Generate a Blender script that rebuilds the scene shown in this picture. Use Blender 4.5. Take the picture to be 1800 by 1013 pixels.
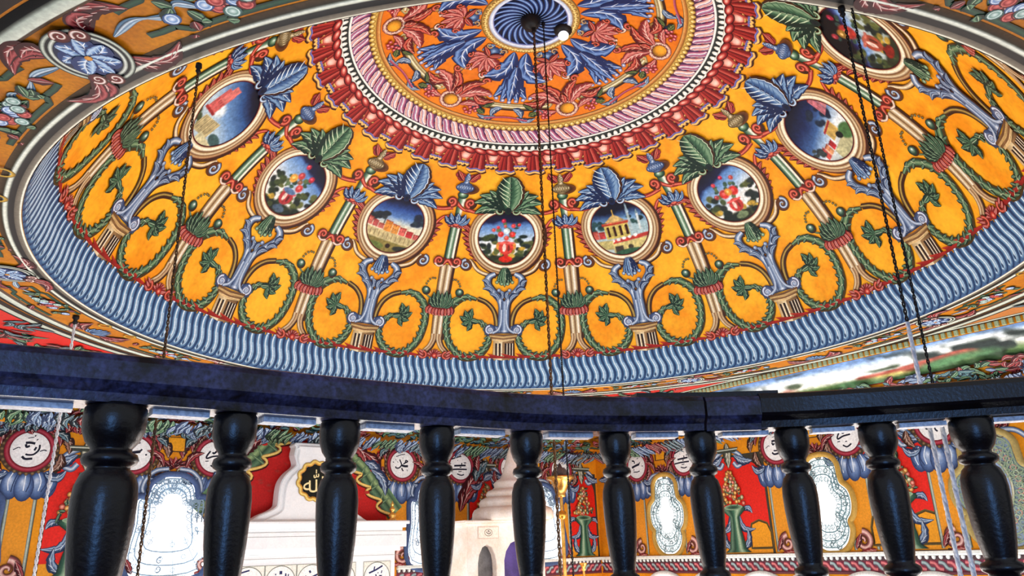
import bpy, math, random
import numpy as np
from mathutils import Matrix, Vector
from mathutils.geometry import tessellate_polygon
random.seed(7); rng = np.random.default_rng(7)
PI = math.pi
scene = bpy.context.scene
for o in list(bpy.data.objects): bpy.data.objects.remove(o)
COL = scene.collection

# ------------------------------------------------------------------ camera, world, lights, exposure
CAM = Vector((-0.34147, -4.86658, -1.58782))
PITCH, ROLL, YAW, FPX = 0.33165, -0.03387, 0.02631, 1333.79
fw = Vector((math.sin(YAW)*math.cos(PITCH), math.cos(YAW)*math.cos(PITCH), math.sin(PITCH)))
rt = Vector((math.cos(YAW), -math.sin(YAW), 0)); up = rt.cross(fw)
R_ = math.cos(ROLL)*rt + math.sin(ROLL)*up; U_ = -math.sin(ROLL)*rt + math.cos(ROLL)*up
cd = bpy.data.cameras.new('camera'); cam = bpy.data.objects.new('camera', cd); COL.objects.link(cam)
M = Matrix((R_, U_, -fw)).transposed().to_4x4(); M.translation = CAM
cam.matrix_world = M; cd.sensor_width = 36; cd.lens = 36*FPX/1800; cd.clip_start = 0.05
scene.camera = cam
scene.view_settings.view_transform = 'Standard'; scene.view_settings.look = 'None'
scene.view_settings.exposure = 0.14; scene.view_settings.gamma = 1.0
scene.view_settings.use_curve_mapping = False
w = bpy.data.worlds.new('world'); scene.world = w; w.use_nodes = True
w.node_tree.nodes['Background'].inputs[0].default_value = (0.93, 0.96, 1.0, 1)
w.node_tree.nodes['Background'].inputs[1].default_value = 0.46

AL = math.radians(-35.1)                       # normal of the mihrab wall; the other far wall is 90 degrees clockwise
nL = Vector((math.sin(AL), math.cos(AL), 0)); nR = Vector((math.cos(AL), -math.sin(AL), 0))
DW = 4.1                                        # wall distance from the dome axis
def area(name, loc, aim, sx, sy, power, col):
    l = bpy.data.lights.new(name, 'AREA'); l.shape = 'RECTANGLE'; l.size = sx; l.size_y = sy
    l.energy = power; l.color = col
    o = bpy.data.objects.new(name, l); COL.objects.link(o); o.location = loc
    o.rotation_euler = (Vector(aim)-Vector(loc)).to_track_quat('-Z', 'Y').to_euler()
    return o
# daylight of the far lower windows; the near pair is added fill
area('window_daylight', nL*3.95+Vector((0, 0, -3.2)), (0, 0, 0.6), 6.0, 1.6, 290, (1, .98, .95))
area('window_daylight', nR*3.95+Vector((0, 0, -3.2)), (0, 0, 0.6), 6.0, 1.6, 250, (1, .98, .95))
area('window_daylight', nL*-3.0+Vector((0, 0, -3.3)), nL*3+Vector((0, 0, -0.7)), 5.0, 1.4, 125, (.92, .96, 1))  # added fill on the near side, aimed at the mihrab wall
area('window_daylight', nR*-3.0+Vector((0, 0, -3.3)), nR*3+Vector((0, 0, -0.7)), 5.0, 1.4, 85, (.92, .96, 1))

# bluish daylight from the gallery window behind the viewer
area('gallery_window_daylight', CAM+Vector((.25, -2.4, .1)), CAM+Vector((.1, 2, 0)), .4, 1.6, 48, (.16, .42, 1))

# ------------------------------------------------------------------ colours and materials
def lin(c):
    return [((x/255)/12.92 if x/255 <= .04045 else ((x/255+.055)/1.055)**2.4) for x in c]
def mat(name, rough=.5, color=None, noise=.12, scale=9, metal=0, spec=.4, bump=0, attr=False, c2=None, fine=60):
    m = bpy.data.materials.new(name); m.use_nodes = True; nt = m.node_tree; N = nt.nodes; L = nt.links
    b = N['Principled BSDF']; b.inputs['Roughness'].default_value = rough; b.inputs['Metallic'].default_value = metal
    b.inputs['Specular IOR Level'].default_value = spec
    tc = N.new('ShaderNodeTexCoord')
    n1 = N.new('ShaderNodeTexNoise'); n1.inputs['Scale'].default_value = scale; n1.inputs['Detail'].default_value = 8
    n1.inputs['Roughness'].default_value = .65
    L.new(tc.outputs['Object'], n1.inputs['Vector'])
    if attr:
        a = N.new('ShaderNodeAttribute'); a.attribute_name = 'Col'; src = a.outputs['Color']
    else:
        mx = N.new('ShaderNodeMix'); mx.data_type = 'RGBA'
        mx.inputs[6].default_value = (*lin(color), 1); mx.inputs[7].default_value = (*lin(c2 or color), 1)
        rp = N.new('ShaderNodeMapRange'); rp.inputs[1].default_value = .38; rp.inputs[2].default_value = .62
        L.new(n1.outputs['Fac'], rp.inputs[0]); L.new(rp.outputs[0], mx.inputs[0]); src = mx.outputs[2]
    n2 = N.new('ShaderNodeTexNoise'); n2.inputs['Scale'].default_value = fine; n2.inputs['Detail'].default_value = 4
    L.new(tc.outputs['Object'], n2.inputs['Vector'])
    r2 = N.new('ShaderNodeMapRange'); r2.inputs[1].default_value = .3; r2.inputs[2].default_value = .7
    r2.inputs[3].default_value = 1-noise; r2.inputs[4].default_value = 1+noise
    L.new(n2.outputs['Fac'], r2.inputs[0])
    ml = N.new('ShaderNodeVectorMath'); ml.operation = 'SCALE'
    L.new(src, ml.inputs[0]); L.new(r2.outputs[0], ml.inputs['Scale']); L.new(ml.outputs[0], b.inputs['Base Color'])
    if bump:
        bp = N.new('ShaderNodeBump'); bp.inputs['Strength'].default_value = bump; bp.inputs['Distance'].default_value = .0025
        L.new(n2.outputs['Fac'], bp.inputs['Height']); L.new(bp.outputs[0], b.inputs['Normal'])
    return m
def emis(name, color, strength, c2=None, scale=14):
    m = bpy.data.materials.new(name); m.use_nodes = True; nt = m.node_tree; N = nt.nodes; L = nt.links
    b = N['Principled BSDF']; b.inputs['Base Color'].default_value = (.8, .8, .8, 1)
    tc = N.new('ShaderNodeTexCoord'); n1 = N.new('ShaderNodeTexNoise'); n1.inputs['Scale'].default_value = scale
    n1.inputs['Detail'].default_value = 6
    L.new(tc.outputs['Object'], n1.inputs['Vector'])
    mx = N.new('ShaderNodeMix'); mx.data_type = 'RGBA'
    mx.inputs[6].default_value = (*lin(color), 1); mx.inputs[7].default_value = (*lin(c2 or color), 1)
    rp = N.new('ShaderNodeMapRange'); rp.inputs[1].default_value = .4; rp.inputs[2].default_value = .6
    L.new(n1.outputs['Fac'], rp.inputs[0]); L.new(rp.outputs[0], mx.inputs[0])
    L.new(mx.outputs[2], b.inputs['Emission Color']); b.inputs['Emission Strength'].default_value = strength
    return m
PAINT = mat('oil_paint', .5, noise=.14, attr=True, spec=.2, fine=60)
GILT = mat('gold_leaf', .3, (255, 205, 110), noise=.1, metal=.85, c2=(225, 160, 60))
FIELD = mat('ochre_plaster', .55, (242, 146, 0), noise=.10, scale=2.2, c2=(254, 186, 34), spec=.25, fine=28)
FIELD2 = mat('orange_plaster', .55, (222, 110, 0), noise=.10, scale=4, c2=(236, 128, 4), spec=.25, fine=28)
MUST = mat('mustard_plaster', .6, (196, 122, 10), noise=.16, scale=4, c2=(176, 102, 8), spec=.2, fine=70)
WALLP = mat('wall_plaster', .65, (232, 150, 22), noise=.10, scale=4, c2=(216, 132, 20), spec=.2, fine=50)
DARKW = mat('dark_lacquered_wood', .34, (4, 5, 10), noise=.5, scale=7, c2=(10, 9, 18), spec=.45, bump=.25, fine=160)
RAILM = mat('worn_dark_rail_wood', .34, (3, 3, 7), noise=.7, scale=11, c2=(56, 60, 96), spec=.5, bump=.3, fine=120)  # bluish patches paint wear and the blue light on the glossy face
REFLW = mat('pale_fillet_wood', .5, (205, 212, 222), noise=.35, scale=30, c2=(250, 252, 255), spec=.4, fine=150)  # reflected light under the handrail, painted as a pale tone
MARBLE = mat('white_marble', .45, (244, 246, 246), noise=.04, scale=5, c2=(254, 254, 252), spec=.4)
STONE = mat('cream_stone', .6, (236, 216, 196), noise=.08, scale=5, c2=(248, 236, 226), spec=.3)
GREYI = mat('grey_niche_stone', .7, (120, 118, 116), noise=.1, scale=8, c2=(150, 148, 146))
PURP = mat('violet_curtain_cloth', .7, (70, 54, 110), noise=.1, scale=3, c2=(96, 76, 150))
IRON = mat('rusty_chain_iron', .55, (112, 70, 26), noise=.3, scale=20, c2=(36, 24, 14), metal=.1)
IRONB = mat('dark_chain_iron', .5, (30, 24, 22), noise=.3, scale=20, c2=(14, 12, 14), metal=.3)
CORDLIT = mat('white_cord', .5, (240, 238, 236), noise=.2, scale=14, c2=(200, 196, 204), fine=90)  # pale cord; also paints the window light on the right chain
LACEG = emis('daylit_lace_glass', (222, 240, 240), .95, (255, 255, 255), 40)
CLEARG = emis('daylit_clear_glass', (225, 242, 255), 1.6, (255, 255, 255), 6)
DIMG = mat('dim_blue_glass', .35, (120, 140, 130), noise=.1, scale=6, c2=(150, 170, 200))
FLOORM = mat('red_carpet', .9, (120, 24, 20), noise=.2, scale=3, c2=(90, 20, 20))
BOARD = mat('gallery_floorboards', .6, (90, 62, 40), noise=.2, scale=3, c2=(60, 40, 28))

# ------------------------------------------------------------------ object helpers
def link(o, parent=None, **pr):
    COL.objects.link(o)
    if parent is not None: o.parent = parent
    for k, v in pr.items(): o[k] = v
    return o
def mesh_obj(name, V, F, m, parent=None, smooth=True, cols=None, **pr):
    me = bpy.data.meshes.new(name); me.from_pydata([tuple(v) for v in V], [], [tuple(f) for f in F])
    me.materials.append(m)
    if cols is not None:
        a = me.color_attributes.new('Col', 'FLOAT_COLOR', 'POINT')
        c = np.ones((len(V), 4), np.float32); c[:, :3] = np.array(cols, np.float32)
        a.data.foreach_set('color', c.ravel())
    if smooth: me.polygons.foreach_set('use_smooth', [True]*len(me.polygons))
    me.update()
    return link(bpy.data.objects.new(name, me), parent, **pr)
def empty(name, loc, **pr):
    o = bpy.data.objects.new(name, None); o.location = loc; o.empty_display_size = .1
    return link(o, None, **pr)
def dup(o, parent, rot=0.0, keep_local=False):
    c = o.copy(); COL.objects.link(c); c.parent = parent
    if not keep_local: c.rotation_euler = (0, 0, -rot)
    for ch in o.children: dup(ch, c, 0, True)
    return c

class P:
    """A little painter: ribbons, discs, leaves and scrolls in surface coordinates, each stroke a hair above the last."""
    def __init__(s, h0=.004, step=.00008, maxe=.035):
        s.V = []; s.F = []; s.C = []; s.h = h0; s.step = step; s.maxe = maxe
    def nx(s): s.h += s.step; return s.h
    def grid(s, X, Y, H, C, closed=False):
        n, m = X.shape; b = len(s.V)
        s.V += np.stack([X, Y, H], -1).reshape(-1, 3).tolist(); s.C += C.reshape(-1, 3).tolist()
        for i in range(n if closed else n-1):
            for j in range(m-1):
                a = b+i*m+j; d = b+((i+1) % n)*m+j; s.F.append((a, a+1, d+1, d))
    def strip(s, pts, w, cols, closed=False, bulge=0, offs=None):
        p = np.array(pts, float); n = len(p)
        if not closed:
            sl = np.hypot(*np.diff(p, axis=0).T)
            if sl.max() > .035:
                ts = [0.0]
                for i, L_ in enumerate(sl):
                    k_ = max(1, int(math.ceil(L_/.03))); ts += [i+(j+1)/k_ for j in range(k_)]
                wv = np.broadcast_to(np.array(w, float), (n,)); base = np.arange(n)
                w = np.interp(ts, base, wv); p = np.stack([np.interp(ts, base, p[:, 0]), np.interp(ts, base, p[:, 1])], -1); n = len(p)
        if closed: t = np.roll(p, -1, 0)-np.roll(p, 1, 0)
        else: t = np.gradient(p, axis=0)
        t /= np.linalg.norm(t, axis=1, keepdims=True)+1e-9; nn = np.stack([-t[:, 1], t[:, 0]], -1)
        c = np.array([lin(x) for x in cols]); m = len(c)
        o = np.linspace(-1, 1, m) if offs is None else np.array(offs, float)
        w = np.broadcast_to(np.array(w, float), (n,)); wm = w.max(); bulge = 0 if bulge < .012 else bulge
        if (np.diff(o)*wm).max() > .022:                      # keep wide ribbons close to the curved surface
            oo = [o[0]]
            for i_ in range(len(o)-1):
                k_ = int(math.ceil((o[i_+1]-o[i_])*wm/.02)) or 1; oo += [o[i_]+(o[i_+1]-o[i_])*(j_+1)/k_ for j_ in range(k_)]
            c = np.stack([np.interp(oo, o, c[:, q_]) for q_ in range(3)], -1); o = np.array(oo); m = len(o)
        h = s.nx()
        X = p[:, :1]+nn[:, :1]*o[None]*w[:, None]; Y = p[:, 1:]+nn[:, 1:]*o[None]*w[:, None]
        H = h+bulge*np.sqrt(np.maximum(0, 1-o**2))[None]*np.minimum(1, w/(w.max()+1e-9))[:, None]
        s.grid(X, Y, H, np.broadcast_to(c[None], (n, m, 3)), closed)
    def poly(s, pts, col, h=None, out=None):
        h = s.nx() if h is None else h
        if out: s.strip(list(pts)+[pts[0]], out[0], [out[1], out[1]])
        s.tris(pts, [lin(col)]*len(pts), h)
    def tris(s, pts, cs, h):
        for t in tessellate_polygon([[Vector((x, y, 0)) for x, y in pts]]):
            st = [tuple((pts[i][0], pts[i][1], *cs[i]) for i in t)]
            while st:
                a, b_, c_ = st.pop(); e = [math.hypot(p_[0]-q_[0], p_[1]-q_[1]) for p_, q_ in ((a, b_), (b_, c_), (c_, a))]; m_ = max(e)
                if m_ > s.maxe:
                    k = e.index(m_); T = (a, b_, c_); p_, q_, r_ = T[k], T[(k+1) % 3], T[(k+2) % 3]; mid = tuple((u+v)/2 for u, v in zip(p_, q_)); st += [(p_, mid, r_), (mid, q_, r_)]
                else:
                    n_ = len(s.V)
                    for u in (a, b_, c_): s.V.append([u[0], u[1], h]); s.C.append(list(u[2:]))
                    s.F.append((n_, n_+1, n_+2))
    def gpoly(s, pts, cols):
        """polygon with one colour per vertex"""
        s.tris(pts, [lin(c) for c in cols], s.nx())
    def disc(s, cx, cy, rx, cols, ry=None, n=24, rot=0, bulge=0, lx=0, ly=0):
        """cols from centre to rim; lx,ly move the centre (off-centre highlight)"""
        ry = rx if ry is None else ry; m = len(cols); h = s.nx()
        a = np.linspace(0, 2*PI, n, endpoint=False); f = np.linspace(0.02, 1, m); bulge = 0 if bulge < .012 else bulge
        if max(rx, ry)/m > .02:
            m2 = int(max(rx, ry)/.018)+2; f2 = np.linspace(.02, 1, m2); cc_ = np.array([lin(q) for q in cols]); cc_ = np.stack([np.interp(f2, f, cc_[:, q]) for q in range(3)], -1); f = f2; m = m2
        else: cc_ = None
        X = np.cos(a)[:, None]*rx*f; Y = np.sin(a)[:, None]*ry*f
        X = X+lx*rx*(1-f); Y = Y+ly*ry*(1-f)
        x = cx+X*math.cos(rot)-Y*math.sin(rot); y = cy+X*math.sin(rot)+Y*math.cos(rot)
        H = h+bulge*np.sqrt(1-f**2)[None]+0*x
        c = np.array([lin(q) for q in cols]) if cc_ is None else cc_
        s.grid(x, y, H, np.broadcast_to(c[None], (n, m, 3)), True)
        b = len(s.V); s.V.append([cx+lx*rx*math.cos(rot)-ly*ry*math.sin(rot), cy+lx*rx*math.sin(rot)+ly*ry*math.cos(rot), h+bulge]); s.C.append(lin(cols[0]))
        for i in range(n): s.F.append((b-n*m+i*m, b, b-n*m+((i+1) % n)*m))
    def ring(s, cx, cy, r, w, cols, n=64, ry=None, bulge=0, a0=0, a1=2*PI):
        ry = r if ry is None else ry
        full = abs(a1-a0-2*PI) < 1e-6
        a = np.linspace(a0, a1, n, endpoint=not full)
        s.strip(np.stack([cx+np.cos(a)*r, cy+np.sin(a)*ry], -1), w, cols, full, bulge)
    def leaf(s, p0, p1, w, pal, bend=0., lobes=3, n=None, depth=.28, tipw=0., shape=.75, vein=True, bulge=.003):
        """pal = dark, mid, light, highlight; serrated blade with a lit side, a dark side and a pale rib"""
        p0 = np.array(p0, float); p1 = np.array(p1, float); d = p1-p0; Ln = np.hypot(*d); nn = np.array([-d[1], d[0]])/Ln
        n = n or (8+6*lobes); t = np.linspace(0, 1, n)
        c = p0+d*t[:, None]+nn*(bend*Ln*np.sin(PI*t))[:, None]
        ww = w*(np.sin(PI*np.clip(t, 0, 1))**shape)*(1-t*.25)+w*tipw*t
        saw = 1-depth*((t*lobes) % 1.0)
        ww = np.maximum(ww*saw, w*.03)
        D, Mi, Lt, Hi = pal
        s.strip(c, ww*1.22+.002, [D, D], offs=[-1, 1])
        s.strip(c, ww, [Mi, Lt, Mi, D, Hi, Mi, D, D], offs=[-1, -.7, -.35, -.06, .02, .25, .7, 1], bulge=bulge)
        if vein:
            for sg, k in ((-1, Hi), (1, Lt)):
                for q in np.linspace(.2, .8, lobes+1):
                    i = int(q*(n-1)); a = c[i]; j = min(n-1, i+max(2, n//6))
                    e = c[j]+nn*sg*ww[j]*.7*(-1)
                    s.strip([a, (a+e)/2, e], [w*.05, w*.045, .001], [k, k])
    def spiral(s, cx, cy, r, a0, turns, w, cols, out=None, n=44, r1=.12, bulge=.003, eye=None):
        t = np.linspace(0, 1, n); a = a0+turns*2*PI*t; rr = r*(1-t*(1-r1))
        pts = np.stack([cx+np.cos(a)*rr, cy+np.sin(a)*rr], -1)
        if out is not None: pts = np.concatenate([cr(out, 5)[:-1], pts])
        ww = np.linspace(1, .35, len(pts))*w
        s.strip(pts, ww*1.28+.001, [DKB, DKB]); s.strip(pts, ww, cols, bulge=bulge)
        if eye: s.disc(cx, cy, r*.22, [eye, cols[0]], n=8)
    def text(s, body, cx, cy, size, col, sx=1.0):
        c = bpy.data.curves.new('t', 'FONT'); c.body = body; c.resolution_u = 2
        o = bpy.data.objects.new('t', c); COL.objects.link(o)
        dg = bpy.context.evaluated_depsgraph_get(); ev = o.evaluated_get(dg); me = ev.to_mesh()
        v = np.array([q.co[:2] for q in me.vertices]); fs = [tuple(f.vertices) for f in me.polygons]
        ev.to_mesh_clear(); bpy.data.objects.remove(o); bpy.data.curves.remove(c)
        lo, hi = v.min(0), v.max(0); k = size/max(hi-lo); v = (v-(lo+hi)/2)*k*np.array([sx, 1])+[cx, cy]
        b = len(s.V); h = s.nx(); s.V += [[x, y, h] for x, y in v]; s.C += [lin(col)]*len(v)
        s.F += [tuple(b+i for i in f) for f in fs]
    def build(s, name, mp, parent=None, m=None, **pr):
        return mesh_obj(name, mp(np.array(s.V)), s.F, m or PAINT, parent, True, s.C, **pr)
def cr(pts, k=8, closed=False):
    p = np.array(pts, float); n = len(p); out = []
    if closed: q = np.concatenate([p[-1:], p, p[:2]]); rngi = range(n)
    else: q = np.concatenate([2*p[:1]-p[1:2], p, 2*p[-1:]-p[-2:-1]]); rngi = range(n-1)
    for i in rngi:
        a, b, c, d = q[i:i+4]
        for t in np.linspace(0, 1, k, endpoint=False):
            out.append(.5*((2*b)+(c-a)*t+(2*a-5*b+4*c-d)*t*t+(3*b-a-3*c+d)*t**3))
    if not closed: out.append(p[-1])
    return np.array(out)

DKB = (92, 48, 12); OUTL = (58, 26, 8)
BLUE = ((16, 32, 72), (60, 96, 146), (134, 168, 200), (214, 230, 240))
GREEN = ((12, 38, 30), (52, 92, 66), (120, 156, 118), (196, 214, 176))
RED = ((84, 8, 10), (160, 34, 28), (214, 104, 82), (244, 178, 146))
PINK = ((120, 28, 30), (184, 80, 76), (222, 140, 126), (246, 206, 190))
STEEL = ((34, 48, 78), (92, 116, 150), (156, 176, 196), (220, 230, 236))
CREAM = [(96, 56, 26), (190, 156, 108), (248, 236, 204), (214, 184, 136), (104, 62, 32)]
WOODR = [(70, 34, 14), (150, 100, 56), (222, 196, 150), (140, 92, 50), (196, 160, 110), (84, 40, 18)]
REDS = [(88, 10, 10), (168, 44, 34), (232, 128, 100), (180, 52, 40), (96, 14, 12)]
STEELS = [(36, 50, 80), (110, 134, 166), (220, 230, 238), (120, 142, 172), (40, 54, 84)]
GREENS = [(14, 40, 30), (64, 106, 76), (160, 190, 150), (70, 110, 78), (16, 42, 32)]

# ------------------------------------------------------------------ the dome: a spherical cap on a circular rim
RS, ZC, PHI0 = 3.108, -0.822, math.acos(.274/1.036)
def dmap(v):
    x, y, h = v[:, 0], v[:, 1], v[:, 2]; phi = PHI0-y/RS; a = x/(RS*np.maximum(np.sin(phi), 1e-4)); r = RS-h
    return np.stack([r*np.sin(phi)*np.sin(a), r*np.sin(phi)*np.cos(a), ZC+r*np.cos(phi)], -1)
def dring(name, prof, parent=None, m=None, n=240, **pr):
    """ring on the dome: prof = [(y, h, colour)]"""
    V = []; F = []; C = []; k = len(prof)
    for i in range(n):
        a = 2*PI*i/n
        for y, h, c in prof:
            phi = PHI0-y/RS; r = RS-h; V.append((r*math.sin(phi)*math.sin(a), r*math.sin(phi)*math.cos(a), ZC+r*math.cos(phi))); C.append(lin(c))
    for i in range(n):
        j = (i+1) % n
        for q in range(k-1): F.append((i*k+q, i*k+q+1, j*k+q+1, j*k+q))
    return mesh_obj(name, V, F, m or PAINT, parent, True, C, **pr)
ys = np.linspace(0, PHI0*RS-.003, 110)
dome = dring('dome', [(y, 0, (0, 0, 0)) for y in ys], None, FIELD, 240, kind='structure')
Y0 = 'y'
def rings_between(y0, y1, h, c, n=8): return [(y, h, c) for y in np.linspace(y0, y1, n)]
dring('inner_field', rings_between(2.85, 4.04, .002, (0, 0, 0), 30), dome, FIELD2, 160)
dring('feather_band', rings_between(0, .30, .003, (70, 104, 146)), dome)

def sector(k, half=0): return math.radians(30*(k+half))+AL
def ringcopies(o, angs):
    """first object takes the first angle, copies take the others"""
    o.rotation_euler = (0, 0, -angs[0]); r = [o]
    for a in angs[1:]: r.append(dup(o, o.parent, a))
    return r

# ---- blue feather border, one feather per part
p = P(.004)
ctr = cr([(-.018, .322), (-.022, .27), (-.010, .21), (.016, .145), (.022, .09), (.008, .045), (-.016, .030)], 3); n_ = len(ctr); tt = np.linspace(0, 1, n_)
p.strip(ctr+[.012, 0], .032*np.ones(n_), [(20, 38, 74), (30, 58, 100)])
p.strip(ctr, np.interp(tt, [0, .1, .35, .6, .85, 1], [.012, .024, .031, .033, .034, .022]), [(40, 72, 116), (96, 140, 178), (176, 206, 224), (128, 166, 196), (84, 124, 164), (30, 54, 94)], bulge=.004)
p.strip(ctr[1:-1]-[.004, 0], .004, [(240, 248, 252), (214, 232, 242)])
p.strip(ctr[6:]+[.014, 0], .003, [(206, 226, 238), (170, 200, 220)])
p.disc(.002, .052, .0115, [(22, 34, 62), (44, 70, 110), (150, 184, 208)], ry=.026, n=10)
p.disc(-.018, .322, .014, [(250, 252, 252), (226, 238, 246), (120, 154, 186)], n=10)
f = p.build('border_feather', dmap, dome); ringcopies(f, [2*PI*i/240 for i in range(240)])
# ---- red serrated cord above the feathers
p = P(.006)
nn_ = 10
for i in range(nn_):
    x = (i-nn_/2)*2*PI*2.9/180/1.0
    x = (i+.5-nn_/2)*(2*PI*RS*math.sin(PHI0-.34/RS)/12/nn_)
    p.gpoly([(x-.085, .322), (x+.085, .322), (x+.075, .342), (x+.03, .348), (x-.10, .375), (x-.06, .345)],
            [(110, 12, 16), (150, 30, 24), (176, 40, 30), (150, 24, 20), (200, 60, 36), (130, 20, 18)])
c = p.build('red_serrated_edge', dmap, dome); ringcopies(c, [sector(k) for k in range(12)])

# ---- pictures in the medallions: fine grids painted pixel by pixel
NP = 76
gx, gy = np.meshgrid(np.linspace(-1, 1, NP), np.linspace(-1, 1, NP))
def vnoise(n, seed, gx=gx, gy=gy):
    r = np.random.default_rng(seed).random((n+3, n+3)); u = (gx+1)/2*n; v = (gy+1)/2*n
    i = np.clip(u.astype(int), 0, n); j = np.clip(v.astype(int), 0, n); fu, fv = u-i, v-j
    fu = fu*fu*(3-2*fu); fv = fv*fv*(3-2*fv)
    return (r[j, i]*(1-fu)+r[j, i+1]*fu)*(1-fv)+(r[j+1, i]*(1-fu)+r[j+1, i+1]*fu)*fv
class Pic:
    def __init__(s, seed):
        s.a = np.zeros((NP, NP, 3)); s.seed = seed; s.r = np.random.default_rng(seed)
        s.n = .6*vnoise(5, seed)+.3*vnoise(11, seed+1)+.2*vnoise(23, seed+2)
    def sky(s, stops, tilt=0):
        v = gy*math.cos(tilt)+gx*math.sin(tilt)+(s.n-.5)*.22
        ks = [q[0] for q in stops]
        for c in range(3): s.a[..., c] = np.interp(v, ks, [q[1][c] for q in stops])
    def put(s, m, col, k=.12):
        m = np.clip(m, 0, 1)[..., None]; c = np.array(col, float)*(1+k*(vnoise(26, s.r.integers(1e6))-.5)*2)[..., None]
        s.a = s.a*(1-m)+c*m
    def rect(s, x0, y0, x1, y1, col, sh=0, soft=.02, k=.12):
        yy = gy-sh*gx
        s.put(np.clip((gx-x0)/soft, 0, 1)*np.clip((x1-gx)/soft, 0, 1)*np.clip((yy-y0)/soft, 0, 1)*np.clip((y1-yy)/soft, 0, 1), col, k)
    def ell(s, x, y, rx, ry, col, soft=.35, k=.15):
        d = ((gx-x)/rx)**2+((gy-y)/ry)**2; s.put((1-d)/soft, col, k)
    def blob(s, n, x0, x1, y0, y1, r, cols, soft=.6):
        for i in range(n):
            s.ell(s.r.uniform(x0, x1), s.r.uniform(y0, y1), r*s.r.uniform(.6, 1.3), r*s.r.uniform(.5, 1.1), cols[s.r.integers(len(cols))], soft)
    def tri(s, pts, col):
        m = np.ones_like(gx)
        for i in range(3):
            (ax, ay), (bx, by) = pts[i], pts[(i+1) % 3]; m = np.minimum(m, ((bx-ax)*(gy-ay)-(by-ay)*(gx-ax))/(math.hypot(bx-ax, by-ay)*.02))
        s.put(m, col)
BUSH = [(20, 34, 30), (38, 54, 36), (60, 74, 40), (30, 40, 40), (90, 96, 50)]
def vase(s, vc, base, fl, x=0, y=-.35, k=1., tilt=0, gold=False):
    if gold:
        s.ell(x-.27*k, y+.06, .09*k, .15*k, (226, 150, 60)); s.ell(x+.27*k, y+.06, .09*k, .15*k, (226, 150, 60))
    s.ell(x, y-.42*k, .26*k, .13*k, base); s.rect(x-.08*k, y-.38*k, x+.08*k, y-.1, base)
    s.ell(x, y, .27*k, .27*k, vc, .2); s.rect(x-.29*k, y+.13*k, x+.29*k, y+.22*k, tuple(min(255, c+40) for c in vc))
    s.ell(x-.06, y, .07*k, .16*k, (250, 214, 196)); s.ell(x+.09*k, y-.02, .05*k, .13*k, tuple(c*.6 for c in vc))
    s.blob(16, x-.42*k, x+.42*k, y+.3*k, y+.9*k, .09*k, [(54, 84, 66), (40, 66, 60), (90, 110, 70)])
    for i, (fx, fy, fr, fc) in enumerate(fl): s.ell(x+fx*k, y+fy*k, fr*k, fr*k, fc, .5); s.ell(x+fx*k-.02, y+fy*k+.02, fr*k*.35, fr*k*.35, tuple(min(255, q+60) for q in fc), .5)
def houses(s, x0, x1, y0, y1, n, cols, sh=0, win=(110, 40, 30)):
    xs = np.linspace(x0, x1, n+1)
    for i in range(n):
        c = cols[i % len(cols)]; t = y1-.05*((i*7) % 3)
        s.rect(xs[i], y0, xs[i+1], t, c, sh); s.rect(xs[i]-.01, t-.05, xs[i+1]+.01, t, (150, 40, 30), sh)
        for wx in np.linspace(xs[i]+.04, xs[i+1]-.06, 3):
            for wy in ((y0+t)/2-.13*(t-y0), (y0+t)/2+.18*(t-y0)): s.rect(wx, wy, wx+.035, wy+.08, win, sh)
R_F = [(0, .62, .13, (216, 232, 236)), (-.2, .5, .12, (214, 50, 44)), (.2, .5, .12, (214, 50, 44)), (-.3, .75, .07, (196, 40, 50)), (-.12, 1.0, .09, (190, 24, 56)), (.22, .82, .09, (206, 60, 60)), (.42, .85, .07, (190, 40, 50)), (-.45, .65, .08, (206, 70, 60)), (0, .36, .1, (226, 80, 66)), (-.06, .8, .06, (226, 90, 80))]
pics = []
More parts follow.
